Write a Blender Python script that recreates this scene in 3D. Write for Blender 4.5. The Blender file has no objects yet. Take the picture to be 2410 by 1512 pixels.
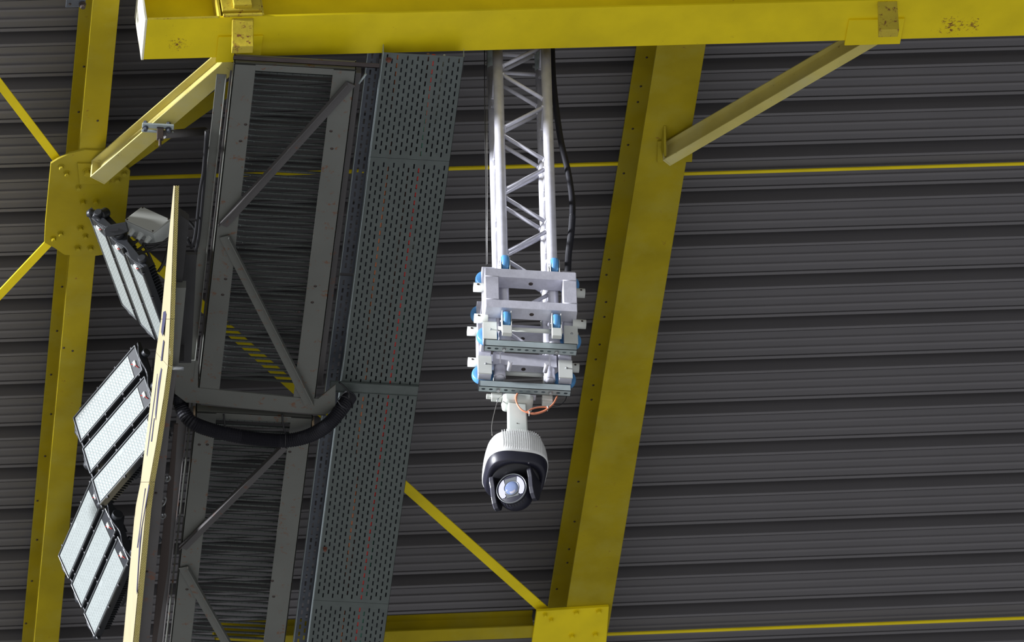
import bpy, bmesh, math, random
from mathutils import Vector, Matrix
V = Vector
random.seed(7)
SC = bpy.context.scene
COL = SC.collection
# ------------------------------------------------------------------ camera
FPX = 20000.0
PITCH = math.radians(43.0); YAW = math.radians(6.8); ROLL = -0.026
CAMP = V((0, 0, 1.6))
FW = V((math.sin(YAW)*math.cos(PITCH), math.cos(YAW)*math.cos(PITCH), math.sin(PITCH)))
R0 = V((math.cos(YAW), -math.sin(YAW), 0)); U0 = R0.cross(FW)
RT = R0*math.cos(ROLL)+U0*math.sin(ROLL); UP = U0*math.cos(ROLL)-R0*math.sin(ROLL)
cd = bpy.data.cameras.new('camera'); cam = bpy.data.objects.new('camera', cd); COL.objects.link(cam)
cd.sensor_width = 36.0; cd.lens = FPX*36.0/2410.0; cd.clip_end = 500; cd.clip_start = 0.5
cd.dof.use_dof = True; cd.dof.focus_distance = 43.4; cd.dof.aperture_fstop = 8.0
m3 = Matrix((RT, UP, -FW)).transposed()
cam.matrix_world = Matrix.Translation(CAMP) @ m3.to_4x4()
SC.camera = cam
# ------------------------------------------------------------------ world, lights, exposure
SC.view_settings.view_transform = 'Standard'; SC.view_settings.look = 'None'
SC.view_settings.gamma = 1.0; SC.view_settings.use_curve_mapping = False
SC.view_settings.exposure = 0.0
W = bpy.data.worlds.new('world'); SC.world = W; W.use_nodes = True
wn = W.node_tree.nodes; wl = W.node_tree.links
bg = wn['Background']
tc = wn.new('ShaderNodeTexCoord')
dt = wn.new('ShaderNodeVectorMath'); dt.operation = 'DOT_PRODUCT'
LD = V((-0.35, -0.45, -0.82)).normalized()          # open side of the stand: bright sky over the pitch
dt.inputs[1].default_value = LD
wl.new(tc.outputs['Generated'], dt.inputs[0])
cr = wn.new('ShaderNodeValToRGB'); e = cr.color_ramp
e.elements[0].position = 0.0; e.elements[0].color = (0.012, 0.012, 0.014, 1)
e.elements[1].position = 1.0; e.elements[1].color = (0.66, 0.66, 0.66, 1)
for p_, c_ in ((0.30, (0.03, 0.03, 0.034, 1)), (0.5, (0.20, 0.205, 0.22, 1)), (0.7, (0.44, 0.445, 0.46, 1))):
    q_ = e.elements.new(p_); q_.color = c_
mr = wn.new('ShaderNodeMapRange'); mr.inputs[1].default_value = -1; mr.inputs[2].default_value = 1
wl.new(dt.outputs['Value'], mr.inputs[0]); wl.new(mr.outputs[0], cr.inputs[0]); wl.new(cr.outputs[0], bg.inputs[0])
bg.inputs[1].default_value = 1.0
sl = bpy.data.lights.new('sun', 'SUN'); so = bpy.data.objects.new('sun', sl); COL.objects.link(so)
sl.energy = 11.0; sl.angle = math.radians(5); sl.color = (0.93, 0.95, 1.0)
so.rotation_euler = V((0.97, 0.15, -0.118)).to_track_quat('-Z', 'Y').to_euler()
so.location = (-20, 0, 30)

# ------------------------------------------------------------------ pixel helpers (2410 x 1512) on real planes
def ray(x, y): return FW+RT*((x-1205)/FPX)+UP*((756-y)/FPX)
def onz(x, y, z): d = ray(x, y); return CAMP+d*((z-CAMP.z)/d.z)
def ony(x, y, Y): d = ray(x, y); return CAMP+d*((Y-CAMP.y)/d.y)
def onp(x, y, P0, n): d = ray(x, y); return CAMP+d*((P0-CAMP).dot(n)/d.dot(n))
def ond(x, y, D): return CAMP+ray(x, y)*D
EX, EY, EZ = V((1, 0, 0)), V((0, 1, 0)), V((0, 0, 1))
TL = math.radians(6.8)
r1 = V((math.cos(TL), 0, math.sin(TL))); r3 = V((-math.sin(TL), 0, math.cos(TL)))

# ------------------------------------------------------------------ materials
MT = {}
def mat(name, col, rough=0.5, metal=0.0, var=0.0, vscale=6.0, bump=0.0, bscale=40.0, rust=0.0, rscale=9.0,
        rustcol=(0.20, 0.07, 0.02), patches=(), spec=0.5, trans=0.0, coat=0.0, scratch=0.0, pale=None):
    m = bpy.data.materials.new(name); m.use_nodes = True; MT[name] = m
    n = m.node_tree.nodes; l = m.node_tree.links; b = n['Principled BSDF']
    b.inputs['Roughness'].default_value = rough; b.inputs['Metallic'].default_value = metal
    b.inputs['Specular IOR Level'].default_value = spec
    b.inputs['Transmission Weight'].default_value = trans; b.inputs['Coat Weight'].default_value = coat
    t = n.new('ShaderNodeNewGeometry').outputs['Position']
    c = n.new('ShaderNodeRGB'); c.outputs[0].default_value = (*col, 1); cur = c.outputs[0]
    if var > 0:
        ns = n.new('ShaderNodeTexNoise'); ns.inputs['Scale'].default_value = vscale; ns.inputs['Detail'].default_value = 6
        l.new(t, ns.inputs['Vector'])
        mp = n.new('ShaderNodeMapRange'); mp.inputs[1].default_value = 0.3; mp.inputs[2].default_value = 0.7
        mp.inputs[3].default_value = 1-var; mp.inputs[4].default_value = 1+var*0.6
        l.new(ns.outputs[0], mp.inputs[0])
        mu = n.new('ShaderNodeMix'); mu.data_type = 'RGBA'; mu.blend_type = 'MULTIPLY'; mu.inputs[0].default_value = 1
        l.new(cur, mu.inputs[6]); l.new(mp.outputs[0], mu.inputs[7]); cur = mu.outputs[2]
    if pale:
        ns = n.new('ShaderNodeTexNoise'); ns.inputs['Scale'].default_value = 3.2; ns.inputs['Detail'].default_value = 8; ns.inputs['Roughness'].default_value = 0.65
        l.new(t, ns.inputs['Vector'])
        mp = n.new('ShaderNodeMapRange'); mp.inputs[1].default_value = 0.46; mp.inputs[2].default_value = 0.66; mp.inputs[4].default_value = 0.5; mp.clamp = True
        l.new(ns.outputs[0], mp.inputs[0])
        pm = n.new('ShaderNodeMix'); pm.data_type = 'RGBA'; l.new(mp.outputs[0], pm.inputs[0]); l.new(cur, pm.inputs[6]); pm.inputs[7].default_value = (*pale, 1); cur = pm.outputs[2]
    def rustmix(cur, fac):
        rc = n.new('ShaderNodeMix'); rc.data_type = 'RGBA'
        l.new(fac, rc.inputs[0]); l.new(cur, rc.inputs[6]); rc.inputs[7].default_value = (*rustcol, 1)
        return rc.outputs[2]
    if rust > 0:
        n1 = n.new('ShaderNodeTexNoise'); n1.inputs['Scale'].default_value = rscale; n1.inputs['Detail'].default_value = 10
        n1.inputs['Roughness'].default_value = 0.75
        l.new(t, n1.inputs['Vector'])
        mp = n.new('ShaderNodeMapRange'); mp.inputs[1].default_value = 0.70-rust*0.15; mp.inputs[2].default_value = 0.76-rust*0.15
        mp.clamp = True; l.new(n1.outputs[0], mp.inputs[0]); cur = rustmix(cur, mp.outputs[0])
    for (pc, pr, ps) in patches:
        dn = n.new('ShaderNodeVectorMath'); dn.operation = 'DISTANCE'; dn.inputs[1].default_value = pc
        l.new(t, dn.inputs[0])
        n1 = n.new('ShaderNodeTexNoise'); n1.inputs['Scale'].default_value = ps; n1.inputs['Detail'].default_value = 5
        n1.inputs['Roughness'].default_value = 0.8
        l.new(t, n1.inputs['Vector'])
        m1 = n.new('ShaderNodeMapRange'); m1.inputs[1].default_value = pr; m1.inputs[2].default_value = 0
        m1.inputs[3].default_value = 0; m1.inputs[4].default_value = 0.22; m1.clamp = True
        l.new(dn.outputs['Value'], m1.inputs[0])
        ad = n.new('ShaderNodeMath'); ad.operation = 'ADD'; l.new(n1.outputs[0], ad.inputs[0]); l.new(m1.outputs[0], ad.inputs[1])
        m2 = n.new('ShaderNodeMapRange'); m2.inputs[1].default_value = 0.68; m2.inputs[2].default_value = 0.74; m2.clamp = True
        l.new(ad.outputs[0], m2.inputs[0]); cur = rustmix(cur, m2.outputs[0])
    l.new(cur, b.inputs['Base Color'])
    if bump > 0:
        n2 = n.new('ShaderNodeTexNoise'); n2.inputs['Scale'].default_value = bscale; n2.inputs['Detail'].default_value = 4
        l.new(t, n2.inputs['Vector'])
        bp = n.new('ShaderNodeBump'); bp.inputs['Strength'].default_value = bump; bp.inputs['Distance'].default_value = 0.004
        l.new(n2.outputs[0], bp.inputs['Height']); l.new(bp.outputs[0], b.inputs['Normal'])
    return m

# ------------------------------------------------------------------ mesh builder
class MB:
    def __init__(s): s.v = []; s.f = []; s.sm = []; s.mi = []; s.m = 0
    def add(s, vs, fs, smooth=False):
        o = len(s.v); s.v += [tuple(v) for v in vs]
        for f in fs: s.f.append(tuple(i+o for i in f)); s.sm.append(smooth); s.mi.append(s.m)
        return s
    def hexa(s, p, a, b, c):
        p, a, b, c = V(p), V(a), V(b), V(c)
        vs = [p, p+a, p+a+b, p+b, p+c, p+a+c, p+a+b+c, p+b+c]
        fl = [(0, 3, 2, 1), (4, 5, 6, 7), (0, 1, 5, 4), (1, 2, 6, 5), (2, 3, 7, 6), (3, 0, 4, 7)]
        if a.cross(b).dot(c) < 0: fl = [tuple(reversed(q)) for q in fl]
        return s.add(vs, fl)
    def box(s, c, sz, ax=(EX, EY, EZ)):
        a, b, d = ax[0]*sz[0], ax[1]*sz[1], ax[2]*sz[2]
        return s.hexa(V(c)-(a+b+d)/2, a, b, d)
    def bb(s, x0, x1, y0, y1, z0, z1): return s.hexa((x0, y0, z0), (x1-x0, 0, 0), (0, y1-y0, 0), (0, 0, z1-z0))
    def prism(s, pts, d, smooth=False):
        """closed polygon of 3D points extruded by vector d"""
        pts = [V(p) for p in pts]; d = V(d); k = len(pts)
        n = V((0, 0, 0))
        for i in range(k): n += pts[i].cross(pts[(i+1) % k])
        if n.dot(d) < 0: pts.reverse()
        vs = pts+[p+d for p in pts]
        s.add(vs, [tuple(reversed(range(k))), tuple(range(k, 2*k))])
        o = len(s.v)-2*k
        for i in range(k):
            j = (i+1) % k; s.f.append((o+i, o+j, o+k+j, o+k+i)); s.sm.append(smooth); s.mi.append(s.m)
        return s
    def prof(s, p0, p1, poly, side, up):
        p0, p1 = V(p0), V(p1); return s.prism([p0+side*a+up*b for a, b in poly], p1-p0)
    def tube(s, pts, r, seg=10, cap=True, smooth=True):
        pts = [V(p) for p in pts]; rs = r if isinstance(r, (list, tuple)) else [r]*len(pts)
        t = (pts[1]-pts[0]).normalized(); a = t.orthogonal().normalized(); vs = []
        for i, p in enumerate(pts):
            if i == 0: tt = pts[1]-pts[0]
            elif i == len(pts)-1: tt = pts[-1]-pts[-2]
            else: tt = (pts[i+1]-pts[i]).normalized()+(pts[i]-pts[i-1]).normalized()
            tt = tt.normalized() if tt.length > 1e-9 else t
            a = (a-tt*a.dot(tt)); a = a.normalized() if a.length > 1e-9 else tt.orthogonal().normalized(); b = tt.cross(a)
            for k in range(seg):
                w = 2*math.pi*k/seg; vs.append(p+(a*math.cos(w)+b*math.sin(w))*rs[i])
        fs = []
        for i in range(len(pts)-1):
            for k in range(seg):
                k2 = (k+1) % seg; fs.append((i*seg+k, i*seg+k2, (i+1)*seg+k2, (i+1)*seg+k))
        s.add(vs, fs, smooth)
        if cap:
            o = len(s.v)-len(vs); n = len(pts)
            s.f.append(tuple(o+k for k in reversed(range(seg)))); s.sm.append(False); s.mi.append(s.m)
            s.f.append(tuple(o+(n-1)*seg+k for k in range(seg))); s.sm.append(False); s.mi.append(s.m)
        return s
    def cyl(s, p0, p1, r, seg=16, smooth=True): return s.tube([p0, p1], r, seg, True, smooth)
    def lathe(s, c, ax, prof, seg=24, smooth=True):
        """prof: list of (r, h) along axis ax from c"""
        ax = V(ax).normalized(); a = ax.orthogonal().normalized(); b = ax.cross(a); vs = []
        for (r, h) in prof:
            for k in range(seg):
                w = 2*math.pi*k/seg; vs.append(V(c)+ax*h+(a*math.cos(w)+b*math.sin(w))*r)
        fs = []
        for i in range(len(prof)-1):
            for k in range(seg):
                k2 = (k+1) % seg; fs.append((i*seg+k, i*seg+k2, (i+1)*seg+k2, (i+1)*seg+k))
        return s.add(vs, fs, smooth)
    def ibeam(s, p0, p1, w, h, tf, tw, side, up):
        """up measured from the bottom flange underside (0) to h"""
        a = w/2; b = tw/2
        poly = [(-a, 0), (a, 0), (a, tf), (b, tf), (b, h-tf), (a, h-tf), (a, h), (-a, h), (-a, h-tf), (-b, h-tf), (-b, tf), (-a, tf)]
        return s.prof(p0, p1, poly, side, up)
    def hexbolt(s, c, ax, r, h, shank=0.0):
        s.lathe(c, ax, [(0, 0), (r*1.35, 0), (r*1.35, h*0.18), (r*0.99, h*0.18)], 16, False)
        s.lathe(c, ax, [(r, h*0.18), (r, h*0.9), (r*0.85, h), (0, h)], 6, False)
        if shank: s.lathe(c, ax, [(r*0.55, h), (r*0.55, h+shank), (0, h+shank)], 10)
        return s
    def build(s, name, m, parent=None, bevel=0.0, label=None, **kw):
        me = bpy.data.meshes.new(name); me.from_pydata(s.v, [], s.f)
        ms = m if isinstance(m, (list, tuple)) else [m]
        for q in ms: me.materials.append(MT[q])
        me.polygons.foreach_set('use_smooth', s.sm); me.polygons.foreach_set('material_index', s.mi); me.update()
        o = bpy.data.objects.new(name, me); COL.objects.link(o)
        if parent:
            o.parent = parent
            if parent.type == 'EMPTY': o.matrix_parent_inverse = Matrix.Translation(-V(parent.location))
        if bevel:
            md = o.modifiers.new('bevel', 'BEVEL'); md.width = bevel; md.segments = 2; md.limit_method = 'ANGLE'; md.angle_limit = math.radians(40)
            md.harden_normals = False
        if label: o['label'] = label
        return o
def tag(o, label=None, cat=None, group=None, kind=None):
    if label: o['label'] = label
    if cat: o['category'] = cat
    if group: o['group'] = group
    if kind: o['kind'] = kind
    return o
def thing(name, loc, label, cat, group=None):
    o = bpy.data.objects.new(name, None); COL.objects.link(o); o.location = loc; o.empty_display_size = 0.1
    return tag(o, label, cat, group)
def move_copy(o, delta, parent=None):
    """copy of an object tree whose mesh coordinates are world based; only the root shifts"""
    c = o.copy(); COL.objects.link(c)
    if parent is None: c.location = V(o.location)+V(delta)
    else: c.parent = parent; c.matrix_parent_inverse = o.matrix_parent_inverse.copy()
    for ch in o.children: move_copy(ch, delta, c)
    return c
def spline(pts, n=8):
    pts = [V(p) for p in pts]; out = []
    P = [pts[0]*2-pts[1]]+pts+[pts[-1]*2-pts[-2]]
    for i in range(1, len(P)-2):
        for k in range(n):
            t = k/n; a, b, c, d = P[i-1], P[i], P[i+1], P[i+2]
            out.append(0.5*((2*b)+(c-a)*t+(2*a-5*b+4*c-d)*t*t+(3*b-a-3*c+d)*t**3))
    out.append(pts[-1]); return out

# ------------------------------------------------------------------ reference frame of the place
TY = 31.26                                   # depth of the truss axis
YF = TY-0.126
T_ = ony(1234, 350, YF); T2_ = ony(1240.7, 586, YF)
TX = (T_.x+T2_.x)/2                          # truss axis
BB = ony(1230, 116, TY-0.24)                 # far bottom edge of the main beam
BH = 0.31
RB = BB+r3*BH                                # underside plane of the rafters
RH = 0.42
DK = RB+r3*(RH+0.005)                        # underside plane of the roof deck

# yellow paint: weaker light on the rafters put into a darker, rust-spotted coat
pA = onp(420, 102, BB, r3); pB = onp(2240, 60, BB, r3)
mat('yellow_paint', (0.80, 0.63, 0.004), 0.55, 0, 0.10, 5, 0.15, 30, 0.22, 14, spec=0.3, patches=[(pA, 0.09, 60), (pB, 0.13, 45), (onp(2290, 58, BB, r3), 0.08, 50)])
mat('yellow_paint_worn_shade', (0.36, 0.28, 0.004), 0.6, 0, 0.16, 4, 0.25, 25, 0.42, 16, spec=0.2, pale=(0.36, 0.31, 0.04))
mat('sunlit_end_plate', (0.80, 0.78, 0.62), 0.5, 0, 0.05, 5)  # near-white colour holds the blown-out sunlight on the beam's end plate
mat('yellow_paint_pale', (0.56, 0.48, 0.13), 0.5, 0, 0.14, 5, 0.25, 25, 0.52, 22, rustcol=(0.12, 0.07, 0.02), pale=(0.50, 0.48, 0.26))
mat('yellow_rusty', (0.55, 0.43, 0.03), 0.55, 0, 0.15, 8, 0.3, 40, 1.0, 22)
mat('dark_steel', (0.028, 0.028, 0.030), 0.6, 0, 0.2, 8)
mat('tan_rust', (0.42, 0.31, 0.20), 0.6, 0, 0.2, 30, 0, 0, 0.9, 60)
mat('brown_steel', (0.06, 0.045, 0.042), 0.7, 0, 0.3, 10, 0.2, 40)
mat('rust_edge', (0.16, 0.055, 0.035), 0.8, 0, 0.4, 25, 0.4, 60)
mat('deck_steel', (0.135, 0.13, 0.137), 0.45, 0.0, 0.05, 2.0)
mat('grey_paint', (0.130, 0.135, 0.122), 0.5, 0, 0.08, 4, 0.15, 40, 0.82, 17, rustcol=(0.15, 0.068, 0.033))
mat('grey_paint_dark', (0.085, 0.08, 0.08), 0.5, 0, 0.12, 5, 0.15, 40, 0.75, 9, rustcol=(0.13, 0.055, 0.03))
mat('grating_steel', (0.15, 0.165, 0.16), 0.38, 0.4, 0.15, 6)
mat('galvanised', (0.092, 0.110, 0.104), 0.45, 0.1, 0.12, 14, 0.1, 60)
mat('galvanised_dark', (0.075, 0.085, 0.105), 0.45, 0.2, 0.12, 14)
mat('galvanised_bright', (0.36, 0.42, 0.43), 0.4, 0.1, 0.08, 20)
mat('aluminium', (0.66, 0.66, 0.73), 0.40, 0.3, 0.12, 22, 0.08, 90)
mat('aluminium_matt', (0.60, 0.60, 0.68), 0.5, 0.2, 0.10, 30, 0.08, 120)
mat('white_plate', (0.66, 0.68, 0.64), 0.45, 0, 0.06, 12, 0, 0, 0.25, 30, rustcol=(0.25, 0.12, 0.05))
mat('blue_polyurethane', (0.10, 0.31, 0.62), 0.4, 0, 0.05, 20)
mat('black_plastic', (0.012, 0.012, 0.016), 0.45)
mat('black_rubber', (0.009, 0.009, 0.014), 0.6, spec=0.35)
mat('black_gloss', (0.014, 0.014, 0.026), 0.42)
mat('arm_black', (0.016, 0.016, 0.026), 0.55)
mat('camera_white', (0.80, 0.81, 0.80), 0.35)
mat('bracket_white', (0.62, 0.66, 0.62), 0.4)
mat('lens_glass', (0.20, 0.26, 0.45), 0.06, 0.3, coat=1.0, spec=1.0)
mat('lens_core', (0.30, 0.29, 0.34), 0.6)
mat('window_grey', (0.42, 0.42, 0.55), 0.25, coat=0.5)
mat('copper_cable', (0.62, 0.22, 0.12), 0.45)
mat('steel_wire', (0.35, 0.34, 0.32), 0.4, 0.7)
mat('steel_wire_dark', (0.10, 0.10, 0.10), 0.4, 0.5)
mat('zip_tie', (0.8, 0.8, 0.78), 0.5)
mat('bolt_steel', (0.45, 0.47, 0.48), 0.35, 0.7)
mat('bolt_dark', (0.06, 0.045, 0.04), 0.6, 0.3)
mat('lamp_housing', (0.020, 0.022, 0.026), 0.42, 0.2)
mat('lamp_rim', (0.17, 0.18, 0.19), 0.3, 0.6)
mat('led_lens', (0.25, 0.275, 0.27), 0.16, 0, 0.10, 50, coat=0.4)
mat('led_board', (0.27, 0.295, 0.29), 0.3, 0, 0.12, 90)
mat('box_grey', (0.42, 0.43, 0.40), 0.45)
mat('box_grey_pale', (0.60, 0.63, 0.62), 0.4)
mat('cable_red', (0.45, 0.02, 0.015), 0.5); mat('cable_orange', (0.42, 0.12, 0.04), 0.5)
mat('cable_green', (0.03, 0.12, 0.08), 0.5); mat('cable_brown', (0.14, 0.08, 0.07), 0.5); mat('cable_black', (0.012, 0.012, 0.014), 0.5)
mat('cable_white', (0.35, 0.36, 0.33), 0.5)
mat('print_violet', (0.035, 0.035, 0.08), 0.5)

def perforated(name, col, pitch, rad, dirs, slotlen=0.0):
    """real see-through holes on a staggered grid along two world directions"""
    m = mat(name, col, 0.42, 0.1, 0.06, 10)
    n = m.node_tree.nodes; l = m.node_tree.links; b = n['Principled BSDF']
    geo = n.new('ShaderNodeNewGeometry').outputs['Position']
    def mth(op, a, bb=None):
        q = n.new('ShaderNodeMath'); q.operation = op
        for i, vv in enumerate((a, bb)):
            if vv is None: continue
            if isinstance(vv, (int, float)): q.inputs[i].default_value = vv
            else: l.new(vv, q.inputs[i])
        return q.outputs[0]
    def dot(v):
        q = n.new('ShaderNodeVectorMath'); q.operation = 'DOT_PRODUCT'; q.inputs[1].default_value = v; l.new(geo, q.inputs[0]); return q.outputs['Value']
    u = mth('DIVIDE', dot(dirs[0]), pitch); w = mth('DIVIDE', dot(dirs[1]), pitch)
    def cell(u, w):
        fu = mth('SUBTRACT', mth('FRACT', u), 0.5); fw = mth('SUBTRACT', mth('FRACT', w), 0.5)
        return mth('SQRT', mth('ADD', mth('MULTIPLY', fu, fu), mth('MULTIPLY', fw, fw)))
    d = mth('MINIMUM', cell(u, w), cell(mth('ADD', u, 0.5), mth('ADD', w, 0.5)))
    hole = mth('LESS_THAN', d, rad)
    tr = n.new('ShaderNodeBsdfTransparent'); mx = n.new('ShaderNodeMixShader')
    l.new(hole, mx.inputs[0]); l.new(b.outputs[0], mx.inputs[1]); l.new(tr.outputs[0], mx.inputs[2])
    l.new(mx.outputs[0], n['Material Output'].inputs[0])
    return m

# ================================================================== ROOF DECK
PER = 0.3436
a0 = onp(1660, 542, DK, r3).y            # a thin dark joint of the deck
prof_old = [(0.0, 0.0), (0.005, 0.032), (0.125, 0.032), (0.135, 0.012), (0.475, 0.038), (0.495, 0.012), (0.675, 0.017), (0.685, 0.005), (0.865, 0.012), (0.875, 0.001)]
prof = []; y_, z_ = 0.0, 0.0
# (kind, extent seen from below, slope): s slope up, d drop; one rib of the deck per period
for kind, im, k in (('h', 0.001, 0.035), ('f', 0.028, 0), ('h', 0.001, -0.035), ('f', 0.06, 0), ('h', 0.165, 0.0530), ('d', 0.27, 0), ('f', 0.055, 0), ('h', 0.001, 0.02), ('f', 0.014, 0), ('h', 0.001, -0.02), ('s', 0.145, 0.30), ('d', 0.035, 0), ('f', 0.045, 0), ('s', 0.12, 0.30), ('d', 0.035, 0), ('f', 0.05, 0), ('s', 0.11, 0.30)):
    prof.append((y_, z_))
    if kind == 's': dy = im/(1-1.065*k); y_ += dy; z_ += dy*PER*k
    elif kind == 'f': y_ += im
    elif kind == 'h': y_ += im; z_ += k
    else: z_ -= (im-0.006)*PER/1.065; y_ += 0.006
prof = [(y/y_, z-z_*y/y_) for y, z in prof]
zmin = min(z for y, z in prof); prof = [(y, z-zmin+0.003) for y, z in prof]
a0 += prof[0][1]*1.065
mb = MB()
x0, x1 = -4.1, 5.5
o_ = DK.copy()
o_.y = 0
ys = []
for k in range(-10, 25):
    for (fr, h) in prof: ys.append((a0+(k+fr)*PER, h))
vs = []
for (y, h) in ys:
    for xx in (x0, x1): vs.append(o_+r1*xx+V((0, y, 0))+r3*h)
fs = [(2*i, 2*i+2, 2*i+3, 2*i+1) for i in range(len(ys)-1)]
mb.add(vs, fs)
n_ = len(mb.v); top = [(o_+r1*xx+V((0, yy, 0))+r3*0.16) for yy in (ys[0][0], ys[-1][0]) for xx in (x0, x1)]
mb.add(top, [(0, 1, 3, 2)])
tag(mb.build('ceiling', 'deck_steel'), 'dark grey corrugated steel roof deck above all the beams', None, None, 'structure')

# thin yellow purlins crossing under the deck
def rib(pa, pb, hh, name, label, m='yellow_paint', n0=0.004):
    a = onp(*pa, DK-r3*n0, r3); b = onp(*pb, DK-r3*n0, r3); a.y = b.y = (a.y+b.y)/2
    q = MB(); q.prof(a, b, [(0, 0), (0.004, 0), (0.004, hh-0.004), (0.02, hh-0.004), (0.02, hh), (0, hh)], EY, -r3)
    return tag(q.build(name, m), label, 'roof purlin')
rib((296, 417), (1480, 378), 0.010, 'roof_purlin', 'thin yellow strip under the deck, running behind the hanging truss')
rib((1600, 404), (2900, 368.5), 0.007, 'roof_purlin', 'thin yellow strip under the deck, right of the wide rafter, below the raised brace')
rib((1415, 1494), (2900, 1429), 0.008, 'roof_purlin', 'thin yellow strip under the deck at the bottom right corner')

# ================================================================== RAFTERS
def rafter(pxl, pxr, pym, wtop, name, label, holes):
    a = onp(pxl, pym, RB, r3); b = onp(pxr, pym, RB, r3)
    c = (a+b)/2; w = (b-a).length; c.y = 0
    th = thing(name, c+V((0, 31, 0)), label, 'steel beam')
    q = MB()
    p0 = c+V((0, 29.3, 0)); p1 = c+V((0, 37.5, 0))
    q.ibeam(p0, p1, w, RH, 0.014, 0.012, r1, r3)
    q.build('beam_body', 'yellow_paint_worn_shade', th, 0.002)
    for (hx, hy, on) in holes:
        h = MB(); u = onp(hx, hy, RB+r3*((RH-0.014) if on else 0), r3); h.lathe(u-r3*0.0005, -r3, [(0.0065, 0), (0.0065, 0.002), (0, 0.003)], 10); h.build('deck_screw', 'bolt_dark', th)
    return c, w
cL, wL = rafter(114.0+27, 174+27, 850, 0, 'roof_rafter', 'narrow yellow rafter at the left, with a bolted gusset plate halfway', [(x, y, 1) for x, y in ((197.5, 156.5), (185, 263.5), (146, 675), (134, 779), (120, 882), (120, 975), (106, 1074), (88, 1179), (87, 1271), (75, 1368), (61, 1468))]+[(150, 819, 0), (171, 826, 0), (230, 284, 0)])
cR, wR = rafter(1427, 1537, 850, 0, 'roof_rafter', 'wide yellow rafter to the right of the hanging truss and camera', [(x, y, 1) for x, y in ((1522, 135), (1508, 203), (1501, 240), (1489, 303), (1478, 341), (1468, 408), (1433, 611), (1427, 647), (1426, 711), (1422, 746), (1411, 811), (1402, 846), (1396, 907), (1392, 941), (1361, 1134), (1352, 1228), (1339, 1293), (1335, 1325), (1310, 1387))])

# ================================================================== MAIN CROSS BEAM
def cpx(x, y, off=0.0): return onp(x, y, BB-r3*off, r3)
Yfar = BB.y; bw = 0.29; Ymid = Yfar-bw/2
pl = cpx(337, 110); s0 = (pl-BB).dot(r1); s1 = s0+6.2
def bp(s, y, h): return BB+r1*s+V((0, y-Yfar, 0))+r3*h
beam = thing('cross_beam', bp(0, Ymid, 0), 'bright yellow H-section beam crossing the whole top of the picture', 'steel beam')
q = MB(); q.ibeam(bp(s0+0.008, Ymid, 0), bp(s1, Ymid, 0), bw, BH, 0.014, 0.010, EY, r3); q.build('beam_body', 'yellow_paint', beam, 0.0015)
q = MB(); q.hexa(bp(s0-0.004, Yfar-bw-0.002, -0.002), r1*0.012, V((0, bw+0.004, 0)), r3*(BH+0.004)); q.build('end_plate', 'sunlit_end_plate', beam, 0.0015, 'end plate in bright daylight')
sc1 = (cpx(572, 60)-BB).dot(r1); sc2 = (cpx(2090, 40)-BB).dot(r1)
def s_of(x, y): return (cpx(x, y)-BB).dot(r1)
def stiff(sa, sb, nm='stiffener'):
    q = MB(); q.hexa(bp(sa, Yfar-bw+0.002, 0.014), r1*(sb-sa), V((0, bw/2-0.008, 0)), r3*(BH-0.028)); q.build(nm, 'yellow_rusty', beam, 0.001)
stiff(s_of(516, 45), s_of(516, 45)+0.012); stiff(s_of(618, 45), s_of(618, 45)+0.010)
stiff(s_of(2064, 0), s_of(2064, 0)+0.010); stiff(s_of(2113, 0), s_of(2113, 0)+0.010)
q = MB(); q.hexa(bp(s0+0.01, Yfar-bw-0.0012, 0.0), r1*(s_of(514, 45)-s0-0.01), V((0, 0.002, 0)), r3*0.0135); q.build('flange_edge', 'yellow_rusty', beam, 0, 'rust-streaked edge of the flange')
# cross block between the stiffeners, above the flange
sa = s_of(523, 45)
q = MB()
q.hexa(bp(sa+0.005, Yfar-bw-0.012, 0.004), r1*0.205, V((0, 0.05, 0)), r3*0.016)
q.hexa(bp(sa+0.005, Yfar-bw-0.006, 0.045), r1*0.205, V((0, 0.05, 0)), r3*0.10)
q.hexa(bp(sa+0.065, Yfar-bw-0.03, 0.06), r1*0.095, V((0, 0.03, 0)), r3*0.10)
q.build('splice_block', 'yellow_rusty', beam, 0.003, 'rusty block on the near flange edge')
def flange_gusset(xa, xb, y, m='yellow_rusty', hh=0.205, dep=0.05):
    sa, sb = s_of(xa, y), s_of(xb, y)
    y0 = Yfar-bw+0.006
    poly = [(y0, 0), (y0+0.012, 0), (y0+dep, -hh+0.01), (y0+dep, -hh), (y0+0.001, -hh)]
    q = MB(); o3 = bp(sa, y0, 0); q.prism([o3+V((0, a-y0, 0))+EZ*b for a, b in poly], r1*(sb-sa)); q.build('wedge_bracket', m, beam, 0.003)
flange_gusset(546, 596, 48); flange_gusset(2066, 2112, 0, 'yellow_rusty', 0.21, 0.055)
for (xa, xb) in ((508, 612), (1990, 2120)):
    ya = 138 if xa < 1000 else 85
    sa, sb = s_of(xa, ya), s_of(xb, ya)
    q = MB(); q.hexa(bp(sa, Yfar-0.16, -0.012), r1*(sb-sa), V((0, 0.185, 0)), r3*0.012); q.build('packing_plate', 'yellow_paint', beam, 0.0015)

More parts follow.
